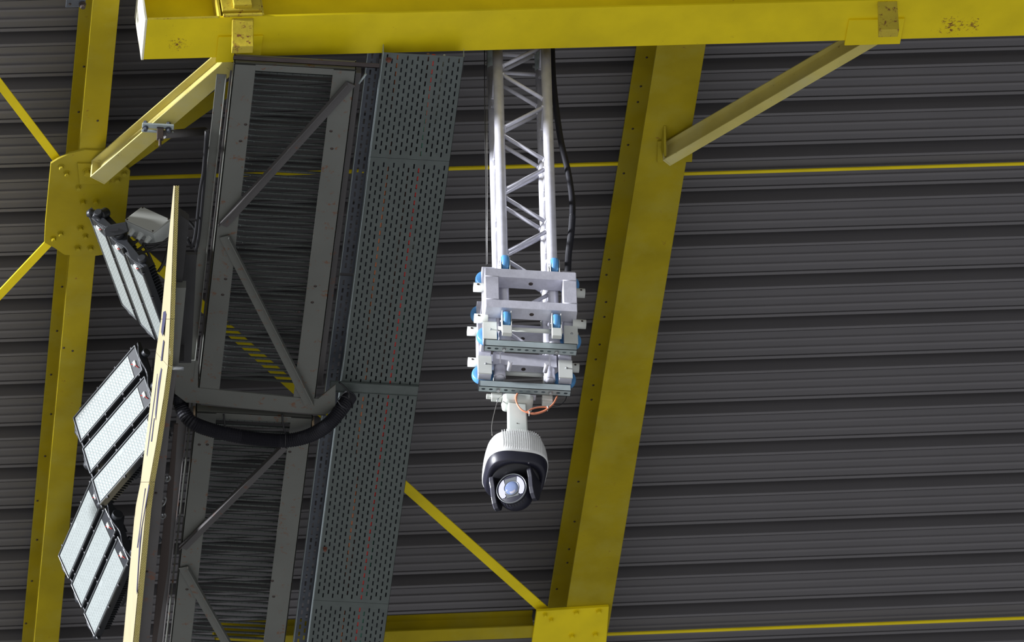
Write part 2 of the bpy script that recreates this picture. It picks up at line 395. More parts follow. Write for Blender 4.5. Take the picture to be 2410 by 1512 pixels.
# ================================================================== GUSSET PLATES
def gusset(poly, z, th, bolts, label, m='yellow_paint_worn_shade', extra=None):
    P0 = RB-r3*z
    pts = [onp(x, y, P0, r3) for x, y in poly]
    c = sum(pts, V((0, 0, 0)))/len(pts)
    t = thing('gusset_plate', c, label, 'steel plate')
    q = MB(); q.prism(pts, -r3*th); q.build('plate', m, t, 0.002)
    for (bx, by, br) in bolts:
        p = onp(bx, by, P0-r3*th, r3); h = MB(); h.hexbolt(p, -r3, br, 0.022); h.build('bolt', m, t, 0.0)
    if extra: extra(t, P0)
    return t
def exL(t, P0):
    P1 = P0-r3*0.014
    q = MB(); q.prism([onp(x, y, P1, r3) for x, y in ((182, 382), (262, 384), (256, 431), (187, 430))], -r3*0.012); q.build('end_cleat', 'yellow_paint_worn_shade', t, 0.002)
    q = MB(); p = onp(205, 403, P1-r3*0.012, r3); q.hexbolt(p, -r3, 0.018, 0.03); q.build('bolt', 'yellow_paint_worn_shade', t)
    q = MB(); a = onp(217, 378, P1, r3); q.hexa(a, r1*0.012, V((0, 0.07, 0)), -r3*0.05); q.build('lifting_lug', 'yellow_paint_worn_shade', t, 0.002)
gusset([(119, 381), (135, 371), (164, 357), (200, 349), (255, 352), (280, 372), (306, 399), (303, 430), (296, 500), (291, 545), (268, 578), (240, 596), (220, 599), (151, 596), (128, 580), (104, 567), (106, 520)], 0.0, 0.014,
       [(144, 392, .013), (157, 407, .013), (195, 475, .014), (225, 474, .014), (189, 536, .014), (143, 549, .013), (201, 555, .012), (183, 583, .014), (213, 583, .014), (292, 406, .014), (276, 422, .014), (184, 440, .012), (126, 561, .012)],
       'octagonal yellow gusset plate with peeling paint, bolted under the narrow left rafter', extra=exL)
gusset([(1262, 1434), (1432, 1423), (1424, 1530), (1415, 1590), (1240, 1600), (1252, 1500)], 0.0, 0.02,
       [(1283, 1446, .011), (1297, 1458, .011), (1356, 1441, .014), (1409, 1438, .014), (1346, 1497, .014), (1401, 1493, .014)],
       'square yellow gusset plate at the bottom edge, under the wide rafter', 'yellow_paint')

# ================================================================== FLAT TIES AND KNEE BRACES
def flat_tie(a, b, w, z, label, m='yellow_paint', ext=(0, 0)):
    P0 = RB-r3*z; pa = onp(*a, P0, r3); pb = onp(*b, P0, r3)
    d = (pb-pa).normalized(); s = d.cross(r3).normalized(); pa = pa-d*ext[0]; pb = pb+d*ext[1]
    q = MB(); h = w/2
    q.prof(pa, pb, [(-h, 0), (h, 0), (h, 0.008), (-h+0.008, 0.008), (-h+0.008, 0.05), (-h, 0.05)], s, r3)
    return tag(q.build('diagonal_tie', m, None, 0.001), label, 'steel brace')
ZT = -0.004
flat_tie((0, 200), (134, 376), 0.047, -0.016, 'straight yellow tie from the top left edge down to the octagonal plate', ext=(1.5, 0.03))
flat_tie((0, 695), (118, 570), 0.050, -0.016, 'straight yellow tie from the left picture edge up to the octagonal plate', ext=(1.5, 0.02))
flat_tie((296, 384), (520, 224), 0.085, -0.016, 'yellow tie from the octagonal plate up behind the steel catwalk', 'yellow_paint_worn_shade', ext=(0.02, 0.15))
flat_tie((290, 556), (1283, 1440), 0.060, -0.026, 'long yellow tie from the octagonal plate, behind the catwalk, to the square plate', ext=(0.0, 0.05))
a = onp(880, 1502, RB, r3); b = onp(1258, 1489, RB, r3); a.y = b.y = (a.y+b.y)/2
q = MB(); q.ibeam(a-r1*0.9, b, 0.10, 0.12, 0.008, 0.006, EY, r3)
tag(q.build('tie_beam', 'yellow_paint_worn_shade'), 'low yellow beam along the bottom edge, left of the square plate', 'steel beam')

def knee(pa, pb, w, h, label, m, group=None):
    """pa/pb: world centres of the bottom flange underside"""
    d = (pb-pa).normalized(); s = d.cross(EZ).normalized(); u = s.cross(d).normalized()
    t = thing('knee_brace', pa, label, 'steel brace')
    q = MB(); q.ibeam(pa, pb, w, h, 0.008, 0.006, s, u); q.build('brace_body', m, t, 0.001)
    e = MB(); e.hexa(pb-s*w/2-d*0.004, s*w, d*0.012, u*h); e.build('end_plate', m, t, 0.001)
    return t, d, s, u
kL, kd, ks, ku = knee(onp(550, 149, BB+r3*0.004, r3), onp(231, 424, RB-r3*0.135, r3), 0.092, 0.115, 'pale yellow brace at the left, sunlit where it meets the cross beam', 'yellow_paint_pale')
kL0 = onp(556, 144, BB-r3*0.115, r3)
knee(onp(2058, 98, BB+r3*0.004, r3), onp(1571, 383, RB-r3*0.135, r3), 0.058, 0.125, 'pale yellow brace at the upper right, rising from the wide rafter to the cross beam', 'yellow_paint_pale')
# bracket of the right brace on the wide rafter
pR = onp(1590, 352, RB, r3)
t = thing('brace_bracket', pR, 'small yellow cleat joining the right brace to the wide rafter', 'bracket')
q = MB(); q.prism([onp(x, y, RB-r3*0.001, r3) for x, y in ((1547, 330), (1578, 328), (1630, 345), (1628, 378), (1546, 380))], -r3*0.012); q.build('base_plate', 'yellow_paint_worn_shade', t, 0.002)
q = MB(); g0 = onp(1562, 296, RB-r3*0.002, r3); q.prism([g0, g0+V((0, 0.16, 0)), g0+V((0, 0.16, 0))-r3*0.11, g0+V((0, 0.12, 0))-r3*0.11], r1*0.012); q.build('web_plate', 'yellow_paint_worn_shade', t, 0.001)

# beam clamp gripping the left brace
c0 = ond(372, 297, (onp(372, 320, RB-r3*0.21, r3)-CAMP).dot(FW)-0.12)
t = thing('beam_clamp', c0, 'small grey beam clamp gripping the left yellow brace', 'clamp')
q = MB(); q.box(c0, (0.165, 0.03, 0.012)); q.box(c0+V((0, 0.04, 0)), (0.165, 0.012, 0.012)); q.build('clamp_bar', 'galvanised_bright', t, 0.002)
for dx in (-0.065, 0.055):
    q = MB(); q.hexbolt(c0+V((dx, 0.01, 0.006)), EZ, 0.013, 0.03); q.hexbolt(c0+V((dx, 0.01, -0.006)), -EZ, 0.012, 0.022); q.build('clamp_bolt', 'galvanised_dark', t)
q = MB(); q.box(c0+V((0.012, 0.01, -0.045)), (0.035, 0.02, 0.085)); q.cyl(c0+V((0.012, 0.01, -0.085)), c0+V((0.012, 0.01, -0.135)), 0.008); q.build('threaded_hook', 'bolt_dark', t, 0.003)
q = MB(); a = c0+V((0.03, 0.03, -0.03)); b = ond(482, 309, (c0-CAMP).dot(FW)+0.25); q.tube([a, b], 0.022, 12); q.build('cross_tube', 'grey_paint_dark', t)
# grey bracket at the top left
c0 = onp(178, 8, RB-r3*0.02, r3)
t = thing('wall_bracket', c0, 'small grey angle bracket at the top edge, on the narrow rafter', 'bracket')
q = MB(); q.box(c0, (0.10, 0.05, 0.008), (r1, EY, r3)); q.box(c0+V((0, -0.025, 0))+r3*0.02, (0.10, 0.006, 0.05), (r1, EY, r3)); q.build('bracket_plate', 'galvanised_dark', t, 0.001)
q = MB(); q.hexbolt(c0+r1*0.035-r3*0.005, -r3, 0.014, 0.03); q.build('bolt', 'bolt_dark', t)
q = MB(); q.hexbolt(c0-r1*0.03-r3*0.003, -r3, 0.006, 0.006); q.build('bolt', 'bolt_dark', t)

# ================================================================== CATWALK (steel truss walkway seen from below)
ZC = 32.38
def cz(x, y, dz=0.0): return onz(x, y, ZC+dz)
def colX(pts, dz=0.0): return sum(cz(x, y, dz).x for x, y in pts)/len(pts)
XL0 = colX([(513, 526), (502, 600), (467, 919), (421, 1304)])
XL1 = colX([(572, 447), (547, 652), (518, 916), (503, 1000)])
XR0 = colX([(783, 179), (732, 616), (702, 843), (671, 1068)])
XR1 = colX([(840, 174), (782, 616), (748, 904), (727, 1034)])
def grating(x0, x1, y0, y1, z, parent):
    q = MB(); pitch = 0.0425; n = int((y1-y0)/pitch)
    for i in range(n):
        y = y0+i*pitch
        # slanted slat
        q.prism([(x0, y, z), (x0, y+0.036, z+0.020), (x0, y+0.036, z+0.022), (x0, y, z+0.002)], (x1-x0, 0, 0))
        q.prism([(x0, y, z-0.003), (x0, y+0.002, z-0.003), (x0, y+0.002, z+0.008), (x0, y, z+0.008)], (x1-x0, 0, 0))
        k = 0; x = x0+0.012+(0.02 if i % 2 else 0)
        while x < x1-0.01:
            q.add([(x, y-0.001, z-0.002), (x+0.002, y-0.001, z-0.002), (x+0.002, y+0.012, z+0.004), (x, y+0.012, z+0.004), (x, y+0.0, z-0.012), (x+0.002, y+0.0, z-0.012)],
                  [(0, 1, 5, 4), (4, 5, 2, 3), (0, 4, 3), (1, 2, 5)])
            x += 0.04
    return q.build('floor_grating', 'grating_steel', parent)
def catwalk(ya, yb, label, diags, first):
    t = thing('catwalk', ((XL0+XR1)/2, (ya+yb)/2, ZC), label, 'catwalk')
    for nm, xa, xb, sg in (('left_chord', XL0, XL1, 1), ('right_chord', XR0, XR1, -1)):
        q = MB(); q.bb(xa, xb, ya, yb, ZC, ZC+0.007)
        if sg > 0: q.bb(xa, xa+0.007, ya, yb, ZC, ZC+0.075)
        else: q.bb(xb-0.007, xb, ya, yb, ZC, ZC+0.075)
        q.build('chord', 'grey_paint', t, 0.0015)
    q = MB(); q.bb(XL0, XR1, ya, ya+0.045, ZC+0.0005, ZC+0.007); q.bb(XL0, XR1, ya, ya+0.007, ZC, ZC+0.07); q.build('cross_member', 'grey_paint', t, 0.0015)
    grating(XL0+0.02, XR1-0.02, ya+0.05, yb-0.01, ZC+0.085, t)
    for (pa, pb, w, hh, flip) in diags:
        a = cz(pa[0], pa[1], -0.008); b = cz(pb[0], pb[1], -0.008); d = (b-a).normalized(); s = d.cross(EZ).normalized()*flip
        q = MB(); q.prof(a, b, [(-w/2, 0), (w/2, 0), (w/2, 0.006), (-w/2+0.006, 0.006), (-w/2+0.006, hh), (-w/2, hh)], s, -EZ*1.0)
        q.build('diagonal_brace', 'grey_paint_dark' if flip > 0 else 'grey_paint', t, 0.001)
    h = MB()
    for (hx, hy) in ([(578, 293), (566, 332), (779, 309), (781, 350), (531, 657), (524, 694), (742, 674), (735, 712), (704, 735)] if first else [(469, 1047), (488, 1047), (641, 1368), (644, 1405), (440, 1388), (682, 1064)]):
        p = cz(hx, hy); h.lathe(p+V((0, 0, 0.0015)), -EZ, [(0.009, 0), (0.009, 0.002), (0, 0.003)], 12)
    h.build('bolt_holes', 'bolt_dark', t)
    return t
yA = cz(700, 158).y; yA2 = cz(620, 950).y
yB = cz(600, 972).y+0.02; yB2 = cz(500, 1600).y
c1 = catwalk(yA, yA2-0.03, 'near bay of the grey steel catwalk, from the cross beam to the sagging conduit', [((826, 196), (524, 530), 0.055, 0.03, 1), ((528, 556), (728, 950), 0.055, 0.03, -1)], True)
c2 = catwalk(yB, yB2, 'far bay of the grey steel catwalk, below the sagging conduit', [((668, 1052), (430, 1290), 0.05, 0.03, 1), ((432, 1335), (560, 1560), 0.055, 0.03, -1)], False)
# joint plate closing the near bay
q = MB(); q.prism([cz(x, y, -0.004) for x, y in ((466, 914), (700, 937), (748, 940), (790, 906), (789, 961), (766, 977), (620, 966), (463, 950), (438, 948), (411, 927), (416, 850), (466, 850))], (0, 0, 0.01))
q.build('end_plate', 'grey_paint', c1, 0.001)
q = MB(); a = cz(472, 952, -0.004); b = cz(766, 978, -0.004); q.hexa(a, b-a, V((0, 0.006, 0)), V((0, 0, 0.07))); q.build('end_web', 'grey_paint_dark', c1, 0.001)
for (x, ya_, yb_) in ((457, 953, 986), (737, 978, 1010)):
    q = MB(); a = cz(x, ya_+14, 0); q.cyl(a+V((0, 0, 0.03)), a-V((0, 0, 0.055)), 0.0065, 8); q.build('hanging_bolt', 'tan_rust', c1)
# side rail left of the chord and beam right of the chord
xr0 = colX([(489, 600), (467, 880)], 0.03)
def rail(pxl, pxr, pym, ya, yb, dz, hh, m, nm, par):
    a = cz(pxl, pym, dz); b = cz(pxr, pym, dz); q = MB(); q.bb(a.x, b.x, ya, yb, ZC+dz, ZC+dz+hh); return q.build(nm, m, par, 0.004)
def lrail(pxl, pxr, pym, ya, yb, par, m):
    a = cz(pxl, pym, 0.03); b = cz(pxr, pym, 0.03); q = MB(); q.bb(a.x, b.x, ya, yb, ZC+0.03, ZC+0.036); q.bb(b.x-0.005, b.x, ya, yb, ZC-0.004, ZC+0.03); return q.build('side_rail', m, par, 0.002)
lrail(464, 487, 600, cz(530, 186).y, cz(450, 883, 0.02).y, c1, 'grey_paint')
rail(494, 499, 600, cz(530, 180).y, yA2-0.1, 0.045, 0.004, 'grey_paint_dark', 'side_rail', c1)
rail(783, 797, 600, yA+0.14, yA2-0.03, 0.12, 0.05, 'grey_paint_dark', 'toe_board', c1)
lrail(381, 407, 1304, yB-0.08, yB2, c2, 'grey_paint_dark')
rail(412, 416, 1304, yB, yB2, 0.05, 0.02, 'grey_paint', 'side_rail', c2)
rail(683, 697, 1300, yB, yB2, 0.12, 0.05, 'grey_paint_dark', 'toe_board', c2)
# dark crosshead beam behind the main beam carrying the catwalk
a = cz(548, 150, 0.0); b = cz(892, 168, 0.0)
t = thing('crosshead', (a+b)/2, 'dark brown steel crosshead between the cross beam and the near end of the catwalk', 'steel beam')
q = MB(); q.bb(a.x, b.x, cz(700, 144).y, yA-0.012, ZC+0.012, ZC+0.018); q.bb(a.x, b.x, yA-0.02, yA-0.012, ZC+0.012, ZC+0.03); q.build('beam_body', 'brown_steel', t, 0.002)
q = MB(); e0 = cz(845, 196, 0.03); q.tube([e0, e0+V((0.03, -0.06, 0.01))], 0.006, 8); q.build('steel_pin', 'galvanised_bright', t)

# ================================================================== CABLE TRAYS
ZTR = 32.52
def tz(x, y, dz=0.0): return onz(x, y, ZTR+dz)
XT0 = sum(tz(x, y).x for x, y in ((902, 134), (842, 616), (804, 901), (735, 1400)))/4
XT1 = sum(tz(x, y).x for x, y in ((1091, 131), (1030, 620), (981, 916), (916, 1423)))/4
def slotted(q, x0, x1, y0, y1, z, ncol, pitch, slot, sw, th=0.0015, margin=0.01, phase=0.0, stag=True):
    """sheet with real oblong slots, built cell by cell (both faces)"""
    cw = (x1-x0-2*margin)/ncol
    q.bb(x0, x0+margin, y0, y1, z, z+th); q.bb(x1-margin, x1, y0, y1, z, z+th)
    for c in range(ncol):
        xa = x0+margin+c*cw; xb = xa+cw; xm = (xa+xb)/2; h = sw/2
        ph = phase+(pitch/2 if (stag and c % 2) else 0)
        y = y0; k = 0; yy = y0+ph % pitch
        q.bb(xa, xm-h, y0, y1, z, z+th); q.bb(xm+h, xb, y0, y1, z, z+th)
        # webs between slots (with chamfered ends)
        prev = y0; s = yy
        while True:
            s0, s1 = s+(pitch-slot)/2, s+(pitch+slot)/2
            e0 = min(s0, y1)
            if e0 > prev: q.bb(xm-h, xm+h, prev, e0, z, z+th)
            if s1 >= y1-0.004:
                if e0 < y1-0.001 and s0 < y1: pass
                break
            prev = s1; s += pitch
        if prev < y1 and s0 < y1: q.bb(xm-h, xm+h, max(prev, min(s0, y1)), y1, z, z+th)
def tray(x0, x1, y0, y1, z, ncol, label, phase=0.0, m='galvanised', hwall=0.06, pitch=0.061, slot=0.036, sw=0.0075, name='cable_tray', cat='cable tray', grp=None):
    t = thing(name, ((x0+x1)/2, (y0+y1)/2, z), label, cat, grp)
    q = MB(); slotted(q, x0, x1, y0, y1, z, ncol, pitch, slot, sw, phase=phase); q.build('tray_bottom', m, t)
    q = MB(); q.bb(x0-0.0015, x0+0.0015, y0, y1, z-0.001, z+hwall); q.build('side_wall', 'galvanised_bright', t)
    q = MB(); q.bb(x1-0.0015, x1, y0, y1, z, z+hwall); q.build('side_wall', 'galvanised_bright', t)
    if ncol > 10: q = MB(); q.bb(x0+0.004, x1-0.004, max(y0, yt[0]+0.10), y1, z+hwall+0.002, z+hwall+0.006); q.build('tray_lid', 'galvanised_dark', t)
    return t
yt = [tz(990, 128).y, tz(980, 376).y, tz(880, 920).y, tz(825, 1418).y, tz(800, 1640).y]
labs = ['perforated grey cable tray section nearest the cross beam, with a bolt in its corner', 'perforated grey cable tray section between the first joint and the cross strap', 'perforated grey cable tray section below the cross strap, beside the conduit end', 'perforated grey cable tray section at the bottom edge of the picture']
for i in range(4): tray(XT0, XT1, yt[i]+0.0012, yt[i+1]-0.0012, ZTR, 15, labs[i], 0.02*i)
q = MB(); p = tz(915, 140); q.hexbolt(p, -EZ, 0.012, 0.014); tag(q.build('bolt_head', 'rust_edge'), 'rusty bolt head in the top left corner of the tray', 'bolt')
q = MB(); p = tz(765, 1291); q.hexbolt(p, -EZ, 0.009, 0.02); tag(q.build('bolt_head', 'rust_edge'), 'rusty bolt head low on the left edge of the tray', 'bolt')
# joint cover straps
def strap(pa, pb, wy, dz, th, label, x0=XT0, x1=XT1, m='galvanised'):
    y = tz(*pa, dz).y; q = MB(); q.bb(x0, x1, y-wy/2, y+wy/2, ZTR+dz, ZTR+dz+th); q.bb(x0, x1, y+wy/2-0.003, y+wy/2, ZTR+dz-0.006, ZTR+dz+th)
    return tag(q.build('tray_strap', m, None, 0.0015), label, 'steel strap')
strap((890, 917), None, 0.072, -0.016, 0.014, 'flat grey strap across the tray, right of the conduit end', XT0-0.06, XT1-0.002)
# crosshead holding the near tray end
q = MB(); a = tz(895, 125); b = tz(1092, 125); q.bb(XT0-0.01, XT1+0.01, yt[0]+0.12, yt[0]+0.18, ZTR+0.068, ZTR+0.10); tag(q.build('tray_support', 'grey_paint_dark', None, 0.002), 'dark steel support at the near end of the wide cable tray', 'steel beam')
# side tray in the shade between catwalk and main tray
dzs = 0.10
XS0 = sum(onz(x, y, ZTR+dzs).x for x, y in ((860, 200), (826, 420), (800, 640)))/3
XS1 = XS0+0.135
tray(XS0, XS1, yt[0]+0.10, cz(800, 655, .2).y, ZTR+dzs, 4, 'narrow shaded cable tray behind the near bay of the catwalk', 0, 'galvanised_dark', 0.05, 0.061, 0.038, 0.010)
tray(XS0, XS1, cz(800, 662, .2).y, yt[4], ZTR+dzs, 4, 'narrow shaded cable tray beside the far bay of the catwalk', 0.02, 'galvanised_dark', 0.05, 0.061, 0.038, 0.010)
# cables lying in the main tray
cab = [('cable_red', 9.0, 0.013, 'red cable lying in the wide tray, seen through its slots'), ('cable_orange', 2.0, 0.009, 'orange cable lying in the wide tray, seen through its slots'),
       ('cable_brown', 8.0, 0.008, 'brown cable lying in the wide tray, seen through its slots'), ('cable_green', 9.0, 0.008, 'green cable lying in the wide tray, seen through its slots'),
       ('cable_white', 11.0, 0.006, 'pale cable lying in the wide tray, seen through its slots')]
cwid = (XT1-XT0-0.02)/15
for i, (m, col, r, lb) in enumerate(cab):
    pts = []
    for k in range(26):
        y = yt[0]+0.02+(yt[4]-yt[0]-0.05)*k/25
        x = XT0+0.01+cwid*(col+0.5+0.22*math.sin(k*0.30+i*1.7)+(0.0, 0.16, -0.10, 0.05, -0.13)[i]*k)
        x = min(max(x, XT0+0.02), XT1-0.02); pts.append((x, y, ZTR+0.002+r+(0.0, 0.0, 0.016, 0.0, 0.018)[i]))
    q = MB(); q.tube(spline(pts, 3), r, 8); tag(q.build('electric_cable', m), lb, 'cable', None)

# ================================================================== HANGING LATTICE TRUSS
HS = 0.126; CR = 0.0265
Z0 = ony(1249, 684.9, TY-0.16).z             # level of the upper cross pins of the carriage
ZB = Z0-0.345; ZT2 = 33.25
truss = thing('lattice_truss', (TX, TY, ZB), 'silver box lattice truss hanging down the middle, the camera carriage on its lower end', 'truss')
for sx in (-1, 1):
    for sy in (-1, 1):
        q = MB(); c = V((TX+sx*HS, TY+sy*HS, 0))
        q.cyl(c+V((0, 0, ZB)), c+V((0, 0, ZT2)), CR, 28)
        ch = q.build('chord', 'aluminium', truss)
        for zz in (ZB, ):
            k = MB(); k.lathe(c+V((0, 0, zz-0.004)), EZ, [(0, 0), (0.021, 0), (0.021, 0.004), (0.0295, 0.004), (0.0295, 0.03), (0.0275, 0.034), (0.0275, 0.055), (0.0295, 0.058), (0.0295, 0.075), (CR, 0.078)], 28)
            k.build('end_sleeve', 'aluminium_matt', ch)
HP = 0.2212
def zig(ax_a, ax_b, zref, nm='lattice_brace', rr=0.0105):
    """zref: height of a node on chord a; nodes alternate"""
    k = -30
    while k < 40:
        za, zb = zref+k*HP, zref+(k+1)*HP
        A, B_ = (ax_a, ax_b) if k % 2 == 0 else (ax_b, ax_a)
        if za > ZB+0.01 and zb < ZT2-0.01:
            a = V((A[0], A[1], za+0.014)); b = V((B_[0], B_[1], zb-0.014)); d = (b-a).normalized()
            q = MB(); q.cyl(a, b, rr, 14)
            for e, sg in ((a+d*CR*1.05, 1), (b-d*CR*1.05, -1)):   # weld beads at both ends
                q.lathe(e, d*sg, [(0, -0.003), (rr*1.35, -0.002), (rr*1.4, 0.003), (rr, 0.008)], 12)
            q.build(nm, 'aluminium_matt', truss)
        k += 1
FL, FR_, BL, BR = (TX-HS, TY-HS), (TX+HS, TY-HS), (TX-HS, TY+HS), (TX+HS, TY+HS)
zfl = ony(1181, 455, TY-HS).z
zig(FL, FR_, zfl)
zig(BL, BR, ony(1165, 326, TY+HS).z)
zig(BL, FL, ony(1160, 393, TY+HS).z)
zig(BR, FR_, ony(1272, 323, TY+HS).z)
for (x, y) in ((1162, 127), (1162, 170)):
    p = ony(x, y, TY+HS); q = MB(); q.cyl((TX-HS, TY+HS, p.z), (TX+HS, TY+HS, p.z), 0.0105, 12); q.build('lattice_rung', 'aluminium_matt', truss)
for cx in (TX-HS, TX+HS):
    z = ony(1268, 150, TY+HS).z; q = MB(); q.lathe((cx, TY+HS, z-0.06), EZ, [(CR, 0), (0.029, 0.004), (0.029, 0.05), (0.0275, 0.055), (0.0275, 0.07), (0.029, 0.075), (0.029, 0.12), (CR, 0.125)], 24)
    q.build('coupler', 'galvanised_bright', truss)
    q = MB(); q.cyl((cx-0.04, TY+HS-0.005, z-0.03), (cx+0.04, TY+HS-0.005, z-0.03), 0.007, 8); q.build('coupler_pin', 'bolt_steel', truss)

# ================================================================== CARRIAGE ON THE TRUSS
def L(x, y, z): return V((TX+x, TY+y, Z0+z))
car = thing('truss_carriage', L(0, 0, -0.4), 'aluminium carriage with blue rollers wrapped around the lower end of the hanging truss', 'carriage')
def lbox(x0, x1, y0, y1, z0, z1, nm, m='aluminium_matt', bv=0.003, par=None):
    q = MB(); q.hexa(L(x0, y0, z0), (x1-x0, 0, 0), (0, y1-y0, 0), (0, 0, z1-z0)); return q.build(nm, m, par or car, bv)
for sy in (-1, 1):
    ya, yb = (-0.245, -0.163) if sy < 0 else (0.163, 0.245)
    yf = ya if sy < 0 else yb
    for (z0_, z1_) in ((0.006, 0.064), (-0.206, -0.152)):
        b_ = lbox(-0.232, 0.232, ya, yb, z0_, z1_, 'frame_tube')
        h = MB(); h.lathe(L(0.004, (ya+yb)/2, z0_+0.0008), -EZ, [(0.0115, 0), (0.0115, 0.0012), (0, 0.0015)], 20); h.build('drilled_hole', 'bolt_dark', b_)
    for sx in (-1, 1):
        xa, xb = (-0.232, -0.163) if sx < 0 else (0.163, 0.232)
        lbox(xa, xb, ya, yb, -0.152, 0.006, 'frame_tube')
        w_ = MB()
        for zz in (0.006, -0.152): w_.tube([L(xa, yf-0.0005*sy, zz), L((xa+xb)/2, yf, zz), L(xb, yf, zz)], 0.003, 6)
        w_.build('weld_seam', 'aluminium', car)
        # corner posts
        pa, pb = (-0.195, -0.145) if sy < 0 else (0.145, 0.195)
        px0, px1 = (-0.238, -0.172) if sx < 0 else (0.172, 0.238)
        if sy < 0: pa, pb = -0.161, -0.118
        else: pa, pb = 0.095, 0.140
        po = lbox(px0, px1, pa, pb, -0.354, 0.150, 'corner_post')
        k = MB(); k.hexbolt(L((px0+px1)/2+0.004, pa-0.0002, -0.29), -EY, 0.0075, 0.009, 0.004); k.build('hex_bolt', 'bolt_steel', po)
        # lower cheek plates
        lbox(px0-0.002, px1+0.002, pa-0.008, pa-0.001, -0.355, -0.235, 'cheek_plate', 'white_plate', 0.001)
# side bars joining front and back frames
for sx in (-1, 1):
    xa, xb = (-0.226, -0.176) if sx < 0 else (0.176, 0.226)
    for (z0_, z1_) in ((0.012, 0.058), (-0.20, -0.156)):
        lbox(xa, xb, -0.112, 0.112, z0_, z1_, 'side_tube')
# cross pins (scaffold tube stubs with a thinner rod between)
for sy, zz in ((-1, 0), (-1, -0.215), (1, 0), (1, -0.215)):
    y = sy*0.163
    if zz < 0 or sy > 0:
        q = MB(); q.cyl(L(-0.163, y, zz-0.062), L(0.163, y, zz-0.062), 0.012, 14); q.build('cross_rod', 'white_plate', car)
    for sx in (-1, 1):
        q = MB(); q.lathe(L(sx*0.225, y, zz), EX*sx, [(0.024, -0.01), (0.024, 0.058), (0.020, 0.058), (0.020, 0.03), (0, 0.03)], 24)
        st = q.build('tube_stub', 'white_plate', car)
        q = MB(); q.cyl(L(sx*0.262, y-0.0245, zz), L(sx*0.262, y-0.020, zz), 0.006, 10); q.build('pin_hole', 'bolt_dark', st)
# rollers
def wheel(c, ax, r, w, brk):
    ax = V(ax)
    q = MB(); h = w/2
    q.lathe(c, ax, [(r*0.45, -h*0.8), (r*0.88, -h), (r*0.97, -h*0.75), (r, -h*0.3), (r, h*0.3), (r*0.97, h*0.75), (r*0.88, h), (r*0.45, h*0.8)], 32)
    wh = q.build('roller', 'blue_polyurethane', car)
    q = MB(); q.lathe(c, ax, [(0, -h*1.0), (0.012, -h*1.0), (0.014, -h*0.85), (r*0.5, -h*0.85), (r*0.5, h*0.85), (0.014, h*0.85), (0.012, h*1.0), (0, h*1.0)], 24)
    q.build('roller_hub', 'galvanised_dark', wh)
    q = MB(); q.cyl(c-ax*(h+0.012), c+ax*(h+0.012), 0.005, 8); q.build('axle', 'bolt_steel', wh)
RW = 0.050
for sx in (-1, 1):
    for sy in (-1, 1):
        yc = sy*(HS+CR+RW+0.001)
        for zc, up_ in ((0.130, 1), (-0.262, -1)):
            c = L(sx*HS, yc, zc); wheel(c, EX, RW, 0.036, None)
            for s2 in (-1, 1):
                xx = sx*HS+s2*0.0225
                q = MB(); q.hexa(L(xx-0.0015, yc-0.036, min(zc-0.03, 0.066) if up_ > 0 else zc-0.062), (0.003, 0, 0), (0, 0.072 if up_ > 0 else 0.05, 0), (0, 0, 0.085 if up_ > 0 else 0.104)); q.build('roller_bracket', 'white_plate', car, 0.0008)
            if up_ < 0:
                lbox(sx*HS-0.0245, sx*HS+0.0245, yc-0.036, yc-0.010, zc-0.112, zc-0.058, 'roller_bracket', 'white_plate', 0.002)
            else:
                lbox(sx*HS-0.0245, sx*HS+0.0245, yc+(0.034 if sy<0 else -0.037), yc+(0.037 if sy<0 else -0.034), 0.066, zc+0.06, 'roller_bracket', 'aluminium_matt', 0.0008)
        for zc in (0.118, -0.272 if sy < 0 else -0.30):
            wy = -0.094 if sy < 0 else 0.164
            c = L(sx*(HS+CR+0.056+0.001), wy, zc); wheel(c, EY, 0.056, 0.036, None)
            for s2 in (-1, 1):
                q = MB(); q.hexa(L(sx*0.176-0.0, wy+s2*0.0215-0.0015, zc-0.04), (sx*0.055, 0, 0), (0, 0.003, 0), (0, 0, 0.08)); q.build('roller_bracket', 'aluminium_matt', car, 0.0008)
